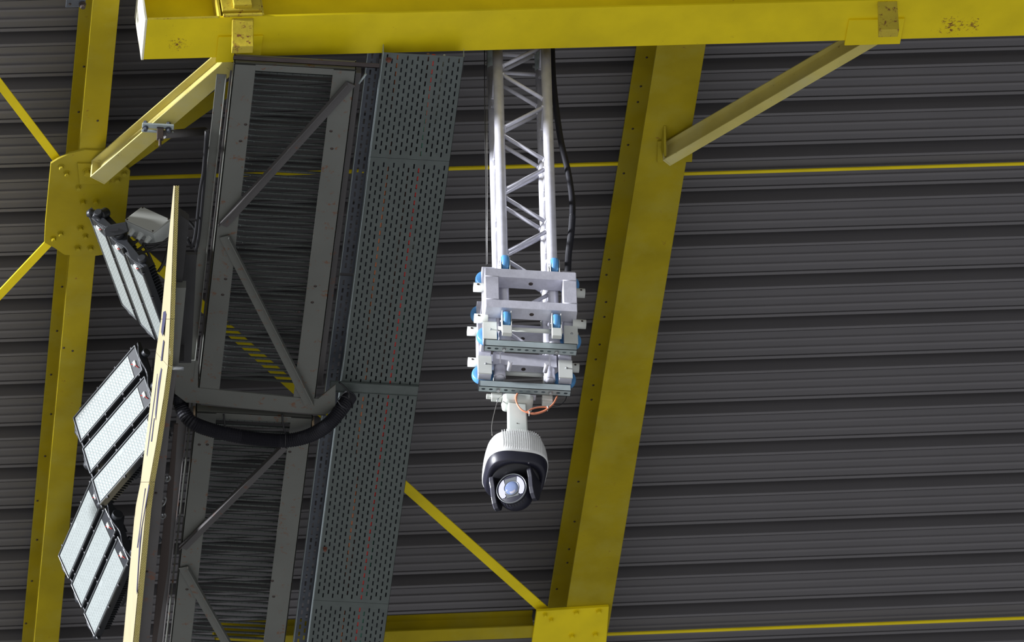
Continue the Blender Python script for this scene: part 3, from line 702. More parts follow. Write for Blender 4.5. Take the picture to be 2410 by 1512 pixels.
# slotted channels at the bottom
def channel(y0, y1, zt, zb):
    t = 0.0025; q = MB(); x0, x1 = -0.232, 0.232
    q.hexa(L(x0, y0, zb), (x1-x0, 0, 0), (0, t, 0), (0, 0, zt-zb)); q.hexa(L(x0, y1-t, zb), (x1-x0, 0, 0), (0, t, 0), (0, 0, zt-zb))
    ym = (y0+y1)/2; sl_ = 0.021; sw_ = 0.0125; n = 12; pit = 0.038; xs = x0+(x1-x0-n*pit)/2
    q.hexa(L(x0, y0, zb), (x1-x0, 0, 0), (0, ym-sw_/2-y0, 0), (0, 0, t)); q.hexa(L(x0, ym+sw_/2, zb), (x1-x0, 0, 0), (0, y1-ym-sw_/2, 0), (0, 0, t))
    prev = x0
    for k in range(n):
        a = xs+k*pit+(pit-sl_)/2; q.hexa(L(prev, ym-sw_/2, zb), (a-prev, 0, 0), (0, sw_, 0), (0, 0, t)); prev = a+sl_
        for e in (a, a+sl_):   # rounded slot ends
            sg = 1 if e == a else -1
            for s2 in (-1, 1): q.prism([L(e, ym+s2*sw_/2, zb), L(e+sg*0.005, ym+s2*sw_/2, zb), L(e, ym+s2*(sw_/2-0.005), zb)], (0, 0, t))
    q.hexa(L(prev, ym-sw_/2, zb), (x1-prev, 0, 0), (0, sw_, 0), (0, 0, t))
    q.hexa(L(x0, y0, zt-t), (x1-x0, 0, 0), (0, 0.009, 0), (0, 0, t)); q.hexa(L(x0, y1-0.009, zt-t), (x1-x0, 0, 0), (0, 0.009, 0), (0, 0, t))
    o = q.build('slotted_channel', 'galvanised_bright', car)
    for k in (2, 9):
        b = MB(); b.hexbolt(L(xs+(k+0.5)*pit, ym, zb-0.0003), -EZ, 0.0095, 0.012); b.build('hex_bolt', 'bolt_steel', o)
    q = MB(); q.hexa(L(x0-0.002, y0-0.001, zb-0.001), (0.002, 0, 0), (0, y1-y0+0.002, 0), (0, 0, zt-zb+0.002)); q.hexa(L(x1, y0-0.001, zb-0.001), (0.002, 0, 0), (0, y1-y0+0.002, 0), (0, 0, zt-zb+0.002)); q.build('end_cap', 'black_plastic', o)
channel(-0.167, -0.126, -0.358, -0.400); channel(0.126, 0.167, -0.368, -0.410)
# stiffening plates inside the back frame, drop blocks
lbox(-0.162, 0.162, 0.10, 0.104, -0.275, -0.197, 'back_plate', 'aluminium', 0.0)
lbox(-0.165, -0.112, 0.169, 0.20, -0.445, -0.400, 'drop_block', 'white_plate', 0.002); lbox(-0.19, -0.165, 0.18, 0.20, -0.43, -0.41, 'drop_block', 'white_plate', 0.002)
lbox(0.092, 0.145, 0.169, 0.20, -0.455, -0.405, 'drop_block', 'white_plate', 0.002)
lbox(-0.11, 0.06, 0.168, 0.20, -0.421, -0.411, 'mounting_plate', 'aluminium_matt', 0.001)
for sx in (-1, 1):
    q = MB(); q.cyl(L(sx*0.092, -0.06, -0.40), L(sx*0.092, 0.02, -0.385), 0.011, 12); q.build('side_rod', 'aluminium', car)

# ================================================================== DOME CAMERA
YC = TY+0.195
U_ = ony(1212.3, 1114.8, YC)                 # centre of the housing underside
cam_t = thing('dome_camera', U_, 'white and black pan-tilt surveillance camera hanging below the carriage', 'security camera')
yaw = math.radians(3)
bx, by = V((math.cos(yaw), math.sin(yaw), 0)), V((-math.sin(yaw), math.cos(yaw), 0))
def sring(a, z, n=3.0, N=96, b=None):
    a = a*0.978; b = b or a*1.06; out = []
    for k in range(N):
        w = 2*math.pi*k/N; c, s_ = math.cos(w), math.sin(w)
        out.append(U_+bx*(a*abs(c)**(2/n)*math.copysign(1, c))+by*(b*abs(s_)**(2/n)*math.copysign(1, s_))+EZ*z)
    return out
def loft(q, rings, smooth=True, cap0=False, cap1=False):
    N = len(rings[0]); vs = [p for r in rings for p in r]; fs = []
    for i in range(len(rings)-1):
        for k in range(N): k2 = (k+1) % N; fs.append((i*N+k, i*N+k2, (i+1)*N+k2, (i+1)*N+k))
    if cap0: fs.append(tuple(reversed(range(N))))
    if cap1: fs.append(tuple(range((len(rings)-1)*N, len(rings)*N)))
    q.add(vs, fs, smooth)
prof_w = [(0.1630, 0.0, 3.3), (0.1635, 0.02, 3.2), (0.161, 0.06, 3.1), (0.156, 0.10, 3.0), (0.147, 0.135, 2.9), (0.136, 0.158, 2.8), (0.122, 0.172, 2.7), (0.105, 0.179, 2.6), (0.08, 0.182, 2.5)]
q = MB(); loft(q, [sring(0.1605, -0.001, 3.3)]+[sring(a, z, n) for a, z, n in prof_w], True, False, True); body = q.build('housing', 'camera_white', cam_t)
def front(a, n, x): a = a*0.978; return 1.06*a*(1-abs(x/a)**n)**(1/n) if abs(x) < a else 0
q = MB()
for i in range(19):
    x = -0.084+i*0.0108
    pts_o, pts_i = [], []
    for a, z, n in [(0.1628, 0.012, 3.2), (0.1612, 0.055, 3.1), (0.1565, 0.098, 3.0), (0.148, 0.133, 2.9), (0.139, 0.155, 2.8), (0.134, 0.168, 2.8)]:
        yf = -front(a, n, x)
        pts_o.append(U_+bx*x+by*(yf-(0.0010 if z < 0.02 else 0.0038))+EZ*(z+(0.004 if z > 0.16 else 0))); pts_i.append(U_+bx*x+by*(yf+0.004)+EZ*z)
    q.prism(pts_o+list(reversed(pts_i)), bx*0.0038)
q.build('cooling_fins', 'camera_white', body)
q = MB(); loft(q, [sring(0.1600, 0.0005, 3.3), sring(0.1600, -0.004, 3.3), sring(0.157, -0.022, 3.2), sring(0.151, -0.044, 3.1), sring(0.149, -0.048, 3.05)], True); loft(q, [sring(0.149, -0.048, 3.05), sring(0.147, -0.051, 3.0), sring(0.1275, -0.052, 2.1), sring(0.1275, -0.044, 2.0)], True); q.build('lower_shroud', 'black_gloss', cam_t)
q = MB(); loft(q, [sring(0.1275, -0.044, 2.0), sring(0.1255, -0.044, 2.0), sring(0.1245, -0.053, 2.0), sring(0.120, -0.057, 2.0), sring(0.02, -0.060, 2.0)], True, False, True); q.build('turntable', 'black_plastic', cam_t)
q = MB(); p = U_+bx*0.045-by*0.143-EZ*0.0525; q.lathe(p, -EZ, [(0.004, 0), (0.004, 0.001), (0, 0.0015)], 12); q.build('status_light', 'lens_core', cam_t)
al = math.radians(27)
bu = V((math.cos(al), -math.sin(al), 0))                  # tilt axis, right arm nearer
nf = V((-math.sin(al), -math.cos(al), 0)); tl = math.radians(16)
nn = nf*math.cos(tl)-EZ*math.sin(tl); nu = bu.cross(nn).normalized(); nu = nu if nu.z > 0 else -nu
BCc = U_+EZ*(-0.132)
q = MB(); Rr = 0.092
q.lathe(BCc, nn, [(0, -Rr)]+[(Rr*math.sin(w), -Rr*math.cos(w)) for w in [math.pi*k/26 for k in range(1, 19)]]+[(0.082, 0.047), (0.080, 0.055), (0.076, 0.057), (0, 0.057)], 64)
ball = q.build('camera_ball', 'black_gloss', cam_t)
q = MB(); q.lathe(BCc, nn, [(0.0805, 0.053), (0.0805, 0.060), (0.0765, 0.0615), (0.0755, 0.058)], 64); q.build('face_ring', 'lamp_rim', ball)
def fpt(u, w, h): return BCc+bu*u+nu*w+nn*h
def fpoly(pts, h, d, nm, m, par=ball):
    q = MB(); q.prism([fpt(a, b, h) for a, b in pts], nn*d); return q.build(nm, m, par, 0.0005)
arcR = [(0.069*math.cos(w), 0.069*math.sin(w)) for w in [math.radians(a) for a in range(-38, 56, 5)]]
notchR = [(0.035, 0.0574), (0.032, 0.03), (0.040, 0.0), (0.034, -0.035), (0.042, -0.0425)]
fpoly(arcR+notchR, 0.0572, 0.0025, 'infrared_window', 'window_grey')
fpoly([(-a, b) for a, b in arcR+notchR], 0.0572, 0.0025, 'infrared_window', 'window_grey')
q = MB(); q.prism([fpt(a, b, 0.0571) for a, b in ((-0.033, -0.047), (0.033, -0.047), (0.031, 0.058), (-0.031, 0.058))], nn*0.0015); q.build('face_plate', 'lamp_rim', ball)
q = MB(); q.lathe(fpt(0, 0.002, 0.057), nn, [(0.041, 0), (0.041, 0.004), (0.038, 0.005), (0.036, 0.003)], 48); q.build('lens_ring', 'lamp_rim', ball)
q = MB(); q.lathe(fpt(0, 0.002, 0.057), nn, [(0.0365, 0.002), (0.033, 0.006), (0.022, 0.010), (0.010, 0.0115), (0, 0.012)], 40); q.build('front_lens', 'lens_glass', ball)
q = MB(); q.lathe(fpt(0.002, -0.008, 0.0655), nn, [(0.023, -0.002), (0.016, 0.0012), (0, 0.0022)], 24); q.build('inner_lens', 'lens_core', ball)
for i in range(9):
    w = math.radians(-44+i*10); q = MB(); c = BCc-nu*0.058+nn*0.062
    d = (-nu*0.80+nn*0.42).normalized(); base = BCc+(d*math.cos(w)+bu*math.sin(w))*(Rr+0.0)
    nrm = (base-BCc).normalized(); tng = (bu*math.cos(w)-d*math.sin(w)).normalized(); vv = nrm.cross(tng)
    q.box(base, (0.0035, 0.026, 0.004), (tng, vv, nrm)); q.build('vent_rib', 'black_plastic', ball, 0.0008)
for sg in (-1, 1):
    shape = [(-0.078, -0.043), (0.078, -0.043), (0.074, -0.075), (0.060, -0.105), (0.056, -0.135), (0.052, -0.165), (0.036, -0.196), (0.012, -0.214), (-0.012, -0.210), (-0.036, -0.188), (-0.052, -0.150), (-0.066, -0.10)]
    q = MB(); base = U_+bu*(sg*0.0895 if sg > 0 else sg*0.1115)
    q.prism([base+nf*a+EZ*b for a, b in shape], bu*0.022); q.build('yoke_arm', 'arm_black', cam_t, 0.003)
    q = MB(); o2 = U_+bu*(0.1117 if sg > 0 else -0.1137); q.prism([o2+nf*a*0.92+EZ*(b*0.96-0.004) for a, b in shape], bu*0.002); q.build('arm_cover', 'window_grey' if sg < 0 else 'arm_black', cam_t, 0.001)
# pendant arm
zn0, zn1 = 0.176, None
Ht = ony(1222, 943, YC-0.05); ht = Ht.z-U_.z
nx = (ony(1080+610/4.446, 950, YC).x+ony(1080+606/4.446, 1008, YC).x)/2-U_.x
q = MB()
def rrect(cx, a, b, z, r, N=6):
    out = []
    for (sx, sy, w0) in ((1, 1, 0), (-1, 1, 90), (-1, -1, 180), (1, -1, 270)):
        for k in range(N+1):
            w = math.radians(w0+90*k/N); out.append(U_+V((cx+sx*(a-r)+r*math.cos(w), sy*(b-r)+r*math.sin(w), z)))
    return out
loft(q, [rrect(nx, 0.050, 0.034, 0.165, 0.008), rrect(nx, 0.049, 0.033, 0.30, 0.008), rrect(nx, 0.047, 0.031, ht+0.012, 0.008)], True, True, True); q.build('pendant_arm', 'bracket_white', cam_t)
q = MB(); p = U_+V((nx-0.004, -0.0335, 0.31)); q.cyl(p, p-EY*0.001, 0.003, 10); q.build('set_screw', 'bolt_dark', cam_t)
q = MB(); hx = nx+0.004; loft(q, [rrect(hx, 0.060, 0.042, ht, 0.02), rrect(hx, 0.076, 0.050, ht+0.010, 0.02), rrect(hx, 0.079, 0.052, ht+0.040, 0.02), rrect(hx, 0.075, 0.050, ht+0.044, 0.02)], True, True, True); q.build('mounting_head', 'bracket_white', cam_t)

# cables around the camera
def pxtube(pts, Y, r, name, label, m, cat='cable', n=8, seg=8, par=None, ribs=None, s0=(1080, 900), sc=4.446):
    P = [ony(s0[0]+x/sc, s0[1]+y/sc, (Y[i] if isinstance(Y, (list, tuple)) else Y)) for i, (x, y) in enumerate(pts)]
    P = spline(P, n)
    rr = r
    q = MB(); q.tube(P, rr, seg); return tag(q.build(name, m, par), label, cat)
cop = pxtube([(612, 120), (598, 160), (606, 220), (650, 285), (720, 318), (800, 325), (890, 300), (970, 245), (1015, 180), (1036, 120)], [YC-0.055]*9+[YC], 0.0046, 'coaxial_cable', 'copper coloured cable looped between the camera bracket and the carriage', 'copper_cable')
P = [ony(1080+x/4.446, 900+y/4.446, YC-0.058) for x, y in ((715, 312), (760, 283), (830, 265), (905, 262), (932, 275), (900, 302), (840, 325), (780, 334), (728, 322))]
q = MB(); q.tube(spline(P, 6), 0.0044, 8); q.build('cable_coil', 'copper_cable', cop)
for (x, y) in ((733, 322), (926, 270)):
    p = ony(1080+x/4.446, 900+y/4.446, YC-0.057); q = MB(); q.lathe(p-EX*0.002, (EX+EZ*0.3), [(0.0085, 0), (0.0095, 0.001), (0.0095, 0.004), (0.0085, 0.005)], 12); q.box(p-EZ*0.014, (0.003, 0.003, 0.014)); q.build('zip_tie', 'zip_tie', cop)
pxtube([(1130, 135), (1112, 190), (1062, 238), (1010, 250), (940, 262)], YC-0.02, 0.0022, 'thin_cable', 'thin black cable hanging from the right end of the carriage', 'cable_black')
sw_ = pxtube([(440, 148), (405, 195), (372, 310), (350, 410), (342, 480), (348, 560)], YC-0.03, 0.0014, 'safety_wire', 'thin steel safety wire from the carriage to the left side of the camera', 'steel_wire', 'wire')
p = ony(1080+405/4.446, 900+190/4.446, YC-0.03); q = MB(); q.cyl(p-EZ*0.012+V((-0.003, 0, 0)), p+EZ*0.012+V((0.003, 0, 0)), 0.0045, 10); q.build('ferrule', 'bolt_steel', sw_)
# power hose beside the truss
ph = [(1292, -40), (1297, 60), (1299, 117), (1303, 200), (1318, 320), (1338, 410), (1347, 480), (1345, 540), (1338, 600), (1336, 650)]
P = [ony(x, y, TY+0.02) for x, y in ph]
hz = MB(); sp = spline(P, 14); cut = int(len(sp)*0.72)
hz.tube(sp[:cut+1], 0.0160, 14)
hose = hz.build('power_hose', 'black_rubber'); tag(hose, 'thick black hose curving down along the right side of the hanging truss', 'hose')
q = MB(); pr = []; rr = []
lo = sp[cut:]
for i in range(len(lo)-1):
    for k in range(4):
        pr.append(lo[i].lerp(lo[i+1], k/4)); rr.append(0.0178 if k % 2 else 0.0155)
q.tube(pr, rr, 12, True, False); q.build('ribbed_sleeve', 'black_rubber', hose)
# suspension wires left of the truss
for i, (xa, xb, lb) in enumerate(((1140, 1145, 'thin dark wire rope hanging just left of the truss'),)):
    P = [ony(xa, 60, TY), ony(xa+1, 250, TY), ony(xa+4, 450, TY), ony(xb, 625, TY)]
    q = MB(); q.tube(P, 0.0028, 6); tag(q.build('wire_rope', 'steel_wire_dark'), lb, 'wire')
P = [ony(x, y, TY-0.02) for x, y in ((1146, 60), (1146, 300), (1147, 450), (1147, 622))]
q = MB(); q.tube(P, 0.0018, 6); tag(q.build('wire_rope', 'steel_wire'), 'thinner bright wire rope touching the left side of the truss', 'wire')

# ================================================================== FLOODLIGHTS
ZFL = 32.60
def solve_face(x, y, z, lv, sv):
    """anchor pixel on level z; long axis horizontal, short axis square to it"""
    A = onz(x, y, z); D = (A-CAMP).dot(FW); sc = FPX/D
    # long axis: horizontal vector a,b
    def im(v): return V((v.dot(RT), -v.dot(UP)))*sc
    e1, e2 = im(EX), im(EY); det = e1.x*e2.y-e2.x*e1.y
    a = (lv[0]*e2.y-e2.x*lv[1])/det; b = (e1.x*lv[1]-lv[0]*e1.y)/det
    Lv = V((a, b, 0)); l = Lv.normalized(); p = V((-l.y, l.x, 0))
    ep, ez = im(p), im(EZ); det = ep.x*ez.y-ez.x*ep.y
    c = (sv[0]*ez.y-ez.x*sv[1])/det; d = (ep.x*sv[1]-sv[0]*ep.y)/det
    Sv = p*c+EZ*d
    return A, Lv, Sv
def floodlight(x, y, lv, sv, gap, label, z=ZFL, flip=False):
    A, Lv, Sv = solve_face(x, y, z, lv, sv)
    l, s = Lv.normalized(), Sv.normalized(); Ln, Sn = Lv.length, Sv.length
    n = l.cross(s).normalized()
    if n.dot(FW) > 0: n = -n                                 # towards the viewer
    G = Sn*gap
    t = thing('floodlight', A+Lv/2+s*(G+Sn/2)*1.0-n*0.1, label, 'floodlight')
    for i in range(3):
        o = A+s*G*i
        q = MB(); q.hexa(o-n*0.045, l*Ln, s*Sn, n*0.04)
        mod = q.build('lamp_module', 'lamp_housing', t, 0.004)
        q = MB(); w = 0.006                                   # rim
        for (a, b, cc, dd) in ((0, 0, Ln, w), (0, Sn-w, Ln, w), (0, 0, w, Sn), (Ln-w, 0, w, Sn)):
            q.hexa(o+l*a+s*b-n*0.006, l*cc, s*dd, n*0.008)
        q.build('rim', 'lamp_rim', mod, 0.0015)
        # lens sheet
        e0, e1_ = (0.085, 0.018) if not flip else (0.018, 0.085)
        q = MB(); q.hexa(o+l*e0+s*0.014-n*0.006, l*(Ln-e0-e1_), s*(Sn-0.028), n*0.005)
        q.build('led_board', 'led_board', mod, 0.0)
        q = MB(); nx_, ny_ = 24, 6; dx, dy = (Ln-e0-e1_-0.008)/nx_, (Sn-0.036)/ny_; rr = min(dx, dy)*0.54
        for ix in range(nx_):
            for iy in range(ny_):
                if iy == 0 and abs(ix-nx_*0.48) < 0.8: continue
                c = o+l*(e0+0.004+dx*(ix+0.5))+s*(0.018+dy*(iy+0.5))-n*0.001
                vs = []
                for k in range(8): w_ = math.pi*k/4; vs.append(c+(l*math.cos(w_)+s*math.sin(w_))*rr)
                for k in range(8): w_ = math.pi*k/4; vs.append(c+(l*math.cos(w_)+s*math.sin(w_))*rr*0.62+n*0.0014)
                vs.append(c+n*0.0022)
                q.add(vs, [(k, (k+1) % 8, 8+(k+1) % 8, 8+k) for k in range(8)]+[(8+k, 8+(k+1) % 8, 16) for k in range(8)], True)
        q.build('lens_array', 'led_lens', mod)
        # terminal compartment with plug and red wire
        ce = 0.045 if not flip else Ln-0.045
        q = MB(); q.box(o+l*ce+s*(Sn*0.55)+n*0.0, (0.022, 0.03, 0.012), (l, s, n)); q.build('terminal_plug', 'box_grey_pale', mod, 0.002)
        q = MB(); q.tube([o+l*(ce+0.03)+s*Sn*0.45, o+l*ce+s*Sn*0.6+n*0.004, o+l*(ce-0.02)+s*Sn*0.8+n*0.001], 0.0022, 6); q.build('red_wire', 'cable_red', mod)
        for b in (-0.004, Sn+0.004):
            for f in (0.06, 0.32, 0.60, 0.88):
                q = MB(); q.box(o+l*Ln*f+s*b+n*(-0.006), (0.014, 0.016, 0.014), (l, s, n)); q.build('clip', 'black_plastic', mod, 0.003)
        # cooling fins on the back
        q = MB(); nf_ = 30
        for k in range(nf_): q.hexa(o+l*(0.03+(Ln-0.06)*k/nf_)+s*0.012-n*0.085, l*0.004, s*(Sn-0.02), n*0.043)
        q.build('heat_sink', 'lamp_housing', mod)
    W3 = G*2+Sn
    for e, sg in ((-0.012, -1), (Ln+0.0, 1)):                # end brackets with lobes
        q = MB(); pts = []
        for k in range(25):
            f = k/24; pts.append((f*W3*1.04-0.02*W3, -0.005-0.010*math.cos(f*math.pi*6)))
        pts2 = [(W3*1.03, -0.035), (W3*0.80, -0.045), (W3*0.62, -0.05), (W3*0.5, -0.085), (W3*0.38, -0.05), (W3*0.2, -0.045), (-W3*0.03, -0.035)]
        q.prism([A+l*e+s*a+n*b for a, b in pts+pts2], l*0.012); eb = q.build('end_bracket', 'lamp_housing', t, 0.003)
        for f, rr in ((0.12, 0.022), (0.5, 0.03), (0.95, 0.022)):
            q = MB(); c = A+l*(e+0.006)+s*W3*f-n*0.035+l*sg*0.006; q.cyl(c, c+l*sg*0.028, rr, 20); q.build('pivot_boss', 'lamp_housing', eb, 0.003)
    # mounting arm behind
    return t, A, l, s, n, Ln, Sn, W3
def arm(t, pts, r0, m='lamp_housing', nm='mounting_arm', wid=0.07, th=0.018, nrm=EZ):
    q = MB()
    for i in range(len(pts)-1):
        a, b = V(pts[i]), V(pts[i+1]); d = (b-a).normalized(); s_ = d.cross(nrm).normalized(); u_ = s_.cross(d)
        q.prof(a-d*0.01, b+d*0.01, [(-wid/2, -th/2), (wid/2, -th/2), (wid/2, th/2), (-wid/2, th/2)], s_, u_)
    return q.build(nm, m, t, 0.004)
fA = floodlight(207, 503, (69, 214), (38, 38), 1.22, 'uppermost floodlight, seen steeply, three lamp strips below the junction box')
fB = floodlight(317, 812, (-155, 174), (20, 59), 1.235, 'middle floodlight, three bright tilted lamp strips left of the perforated panel', z=ZFL-0.05)
fC = floodlight(216, 1126, (-90, 188), (27, 55), 1.22, 'lowest floodlight, partly hidden by the middle floodlight above it', z=ZFL)
# curved arm on top of the uppermost lamp
t, A, l, s, n, Ln, Sn, W3 = fA
DA = (A-CAMP).dot(FW)
def dp(x, y, o=0.0): return ond(x, y, DA+o)
q = MB(); q.prism([dp(x, y, -0.22) for x, y in ((243, 540), (252, 531), (270, 527), (298, 522), (303, 545), (285, 553), (258, 558), (246, 553))], FW*0.03); ha = q.build('slotted_hanger', 'lamp_housing', t, 0.006)
q = MB(); q.prism([dp(x, y, -0.224) for x, y in ((257, 546), (257, 541), (279, 538), (279, 543))], FW*0.006); q.build('adjusting_slot', 'black_plastic', ha)
q = MB(); q.tube(spline([dp(205, 504, -0.03), dp(222, 503, -0.04), (dp(232, 517, -0.05)), dp(250, 540, -0.05), dp(268, 560, -0.05), dp(290, 575, -0.05), dp(312, 600, -0.04), dp(335, 610, -0.02)], 6), [0.016+0.010*math.sin(k*0.55)**2 for k in range(43)], 10); q.build('curved_arm', 'lamp_housing', t)
q = MB(); q.cyl(dp(236, 508, -0.05), dp(250, 500, 0.0), 0.028, 16); q.build('pivot_boss', 'lamp_housing', t, 0.003)
q = MB(); a = dp(349, 628, -0.03); q.prism([dp(x, y, -0.06) for x, y in ((345, 622), (355, 618), (360, 634), (350, 643))], FW*0.004); q.build('warning_sticker', 'box_grey_pale', t)
q = MB(); q.add([dp(351, 633, -0.061), dp(355, 632, -0.061), dp(352, 626, -0.061)], [(0, 1, 2)]); q.build('warning_triangle', 'bolt_dark', t)
# arms from the lamps to the steel post
for (ff, tx, ty) in ((fB, 375, 850), (fC, 372, 1265)):
    t, A, l, s, n, Ln, Sn, W3 = ff
    c = A+l*Ln*0.20+s*W3*0.6-n*0.12
    D = (c-CAMP).dot(FW); e = ond(tx, ty, D+0.05)
    arm(t, [c, c.lerp(e, 0.5)+V((0.0, 0.05, -0.02)), e], 0.02)
    c2 = A+l*Ln*0.5+s*W3*0.95-n*0.12; q = MB(); e2 = ond(tx-20, ty+(60 if ff is fB else 40), D+0.05); q.prism([c2, c2+l*0.12, e2+V((0.03, 0.05, 0)), e2], n*0.02); q.build('support_web', 'lamp_housing', t, 0.004)

# ================================================================== JUNCTION BOX
D0 = DA-0.02
def jp(x, y, o=0.0): return ond(x, y, D0+o)
v0 = jp(361, 547); va = jp(294, 517, 0.03)-v0; vb = jp(401, 516, 0.05)-v0; vc = V((0.018, 0.105, 0.0))
vc = jp(368, 580, 0.075)-v0
jb = thing('junction_box', v0, 'pale grey electrical junction box above the uppermost floodlight', 'junction box')
q = MB(); q.hexa(v0+vc*0.12, va, vb, vc*0.88); q.build('box_body', 'box_grey_pale', jb, 0.003)
q = MB(); q.hexa(v0-va*0.005-vb*0.005, va*1.01, vb*1.01, vc*0.11); lid = q.build('lid', 'box_grey', jb, 0.003)
for fa, fb in ((0.05, 0.05), (0.95, 0.05), (0.05, 0.95), (0.95, 0.95)):
    q = MB(); p = v0+va*fa+vb*fb; nl = -(va.cross(vb)).normalized(); nl = nl if nl.dot(FW) < 0 else -nl; q.lathe(p, nl, [(0.005, 0), (0.005, 0.001), (0, 0.0015)], 10); q.build('lid_screw', 'bolt_dark', lid)
ng = (va.cross(vc)).normalized(); ng = ng if ng.dot(vb) < 0 else -ng
gl = []
for f in (0.80, 0.50, 0.22):
    c = v0+va*f+vc*0.62; q = MB(); q.lathe(c, ng, [(0, 0), (0.019, 0), (0.019, 0.004), (0.015, 0.005)], 16); q.lathe(c, ng, [(0.016, 0.004), (0.016, 0.022), (0.013, 0.024)], 6, False); q.lathe(c, ng, [(0.0135, 0.022), (0.012, 0.038), (0.008, 0.042), (0, 0.042)], 14)
    q.build('cable_gland', 'box_grey_pale', jb); gl.append(c+ng*0.042)
labc = ['black cable leaving the left gland of the junction box', 'black cable leaving the middle gland of the junction box', 'black cable leaving the right gland of the junction box']
ends = [[(303, 570), (302, 585), (312, 600), (330, 597), (360, 585), (385, 574), (412, 565)], [(312, 572), (313, 588), (325, 588), (338, 580), (346, 590), (360, 622), (364, 628)], [(338, 574), (350, 577), (375, 573), (395, 568), (420, 548)]]
for i in range(3):
    pts = [gl[i], gl[i]+ng*0.015]+[jp(x, y, 0.02) for x, y in ends[i]]
    q = MB(); q.tube(spline(pts, 6), 0.0075, 8); tag(q.build('electric_cable', 'cable_black'), labc[i], 'cable')
P = [jp(x, y, 0.06) for x, y in ((412, 505), (435, 514), (452, 530), (462, 545), (478, 562))]
q = MB(); q.tube(spline(P, 6), 0.008, 8); ec = tag(q.build('electric_cable', 'cable_black'), 'black cable with a yellow band, right of the top of the perforated panel', 'cable')
q = MB(); a, b = jp(432, 514, 0.055), jp(440, 518, 0.055); q.cyl(a, b, 0.0105, 12); q.build('yellow_band', 'yellow_paint', ec)
q = MB(); P = [jp(x, y, 0.06) for x, y in ((372, 640), (382, 625), (392, 600), (398, 575), (412, 560))]; q.tube(spline(P, 6), 0.0085, 8); tag(q.build('electric_cable', 'cable_black'), 'black cable rising from the back of the uppermost floodlight to the panel', 'cable')

# ================================================================== PERFORATED PANEL
ZP = 31.22
perforated('perforated_yellow', (0.80, 0.68, 0.22), 0.0125, 0.25, (EX, EY))
mat('panel_cream', (0.36, 0.31, 0.19), 0.5, 0, 0.05, 5)
edge_r = [(421.5, 438), (411, 752), (406, 862), (396, 940), (382, 1036), (364.5, 1136), (356, 1200), (325, 1530)]
edge_i = [(411.5, 438), (400, 752), (395, 862), (384, 940), (369, 1036), (351, 1136), (343, 1200), (311, 1530)]
edge_l = [(408.5, 437), (379, 752), (367, 830), (355, 940), (343, 1036), (331, 1136), (318, 1200), (288, 1530)]
PI_ = [onz(x, y, ZP) for x, y in edge_i]; PRr = [onz(x, y, ZP) for x, y in edge_r]
def onx(x, y, X): d = ray(x, y); return CAMP+d*((X-CAMP.x)/d.x)
PLt = [onx(edge_l[i][0], edge_l[i][1], PI_[i].x-0.004) for i in range(8)]
for p, i in zip(PLt, PI_): pass
panl = ['top bay of the cream perforated panel, ending in the narrow upper tip', 'second bay of the cream perforated panel, left of the near catwalk bay', 'third bay of the cream perforated panel, beside the middle floodlight', 'bottom bay of the cream perforated panel, running out of the bottom edge']
segs = [(0, 1), (1, 2), (2, 5), (5, 7)]
for k, (i0, i1) in enumerate(segs):
    t = thing('perforated_panel', (PI_[i0]+PI_[i1])/2, panl[k], 'panel')
    g = V((0, 0.003, 0))
    for nm, A_, B_, m, th in (('cream_face', PI_, PLt, 'panel_cream', V((0.003, 0, 0))), ('folded_edge', PI_, PRr, 'perforated_yellow', V((0, 0, 0.0015)))):
        q = MB()
        for i in range(i0, i1):
            a, b, c, d = A_[i].copy(), A_[i+1].copy(), B_[i+1].copy(), B_[i].copy()
            if i == i1-1: b -= g; c -= g
            pts = [a, b, c, d]
            vs = pts+[p+th for p in pts]
            q.add(vs, [(0, 1, 2, 3), (7, 6, 5, 4), (0, 4, 5, 1), (1, 5, 6, 2), (2, 6, 7, 3), (3, 7, 4, 0)])
        q.build(nm, m, t)
    prints = {0: [[(389, 732), (391, 740), (383, 792), (379, 782), (384, 735)]],
              2: [[(379, 800+66), (381, 870), (372, 935), (366, 990), (365, 975), (372, 900)], [(370, 880), (371, 880), (352, 1030), (346, 1075), (345, 1070)], [(362, 985), (363.5, 985), (357, 1040), (355, 1040)]],
              3: [[(350, 1140), (351.5, 1145), (334, 1240), (326, 1330), (322, 1400), (321, 1390), (328, 1270)], [(341, 1150), (342, 1150), (324, 1290), (322, 1290)]],
              1: [[(384, 800), (386, 805), (381, 850), (378, 850)]]}
    for pg in prints.get(k, []):
        X = sum(p.x for p in PI_[i0:i1+1])/(i1-i0+1)
        q = MB(); pts = []
        for (x, y) in pg:
            # interpolate face X at this picture row
            for i in range(i0, i1):
                if edge_i[i][1]-80 <= y <= edge_i[i+1][1]+80:
                    f = min(1, max(0, (y-edge_i[i][1])/(edge_i[i+1][1]-edge_i[i][1]))); Xf = PI_[i].x*(1-f)+PI_[i+1].x*f+0.0038
                    if edge_i[i][1] <= y <= edge_i[i+1][1]: break
            pts.append(onx(x, y, Xf-0.008))
        q.prism(pts, V((0.0015, 0, 0))); q.build('printed_marking', 'print_violet', t)
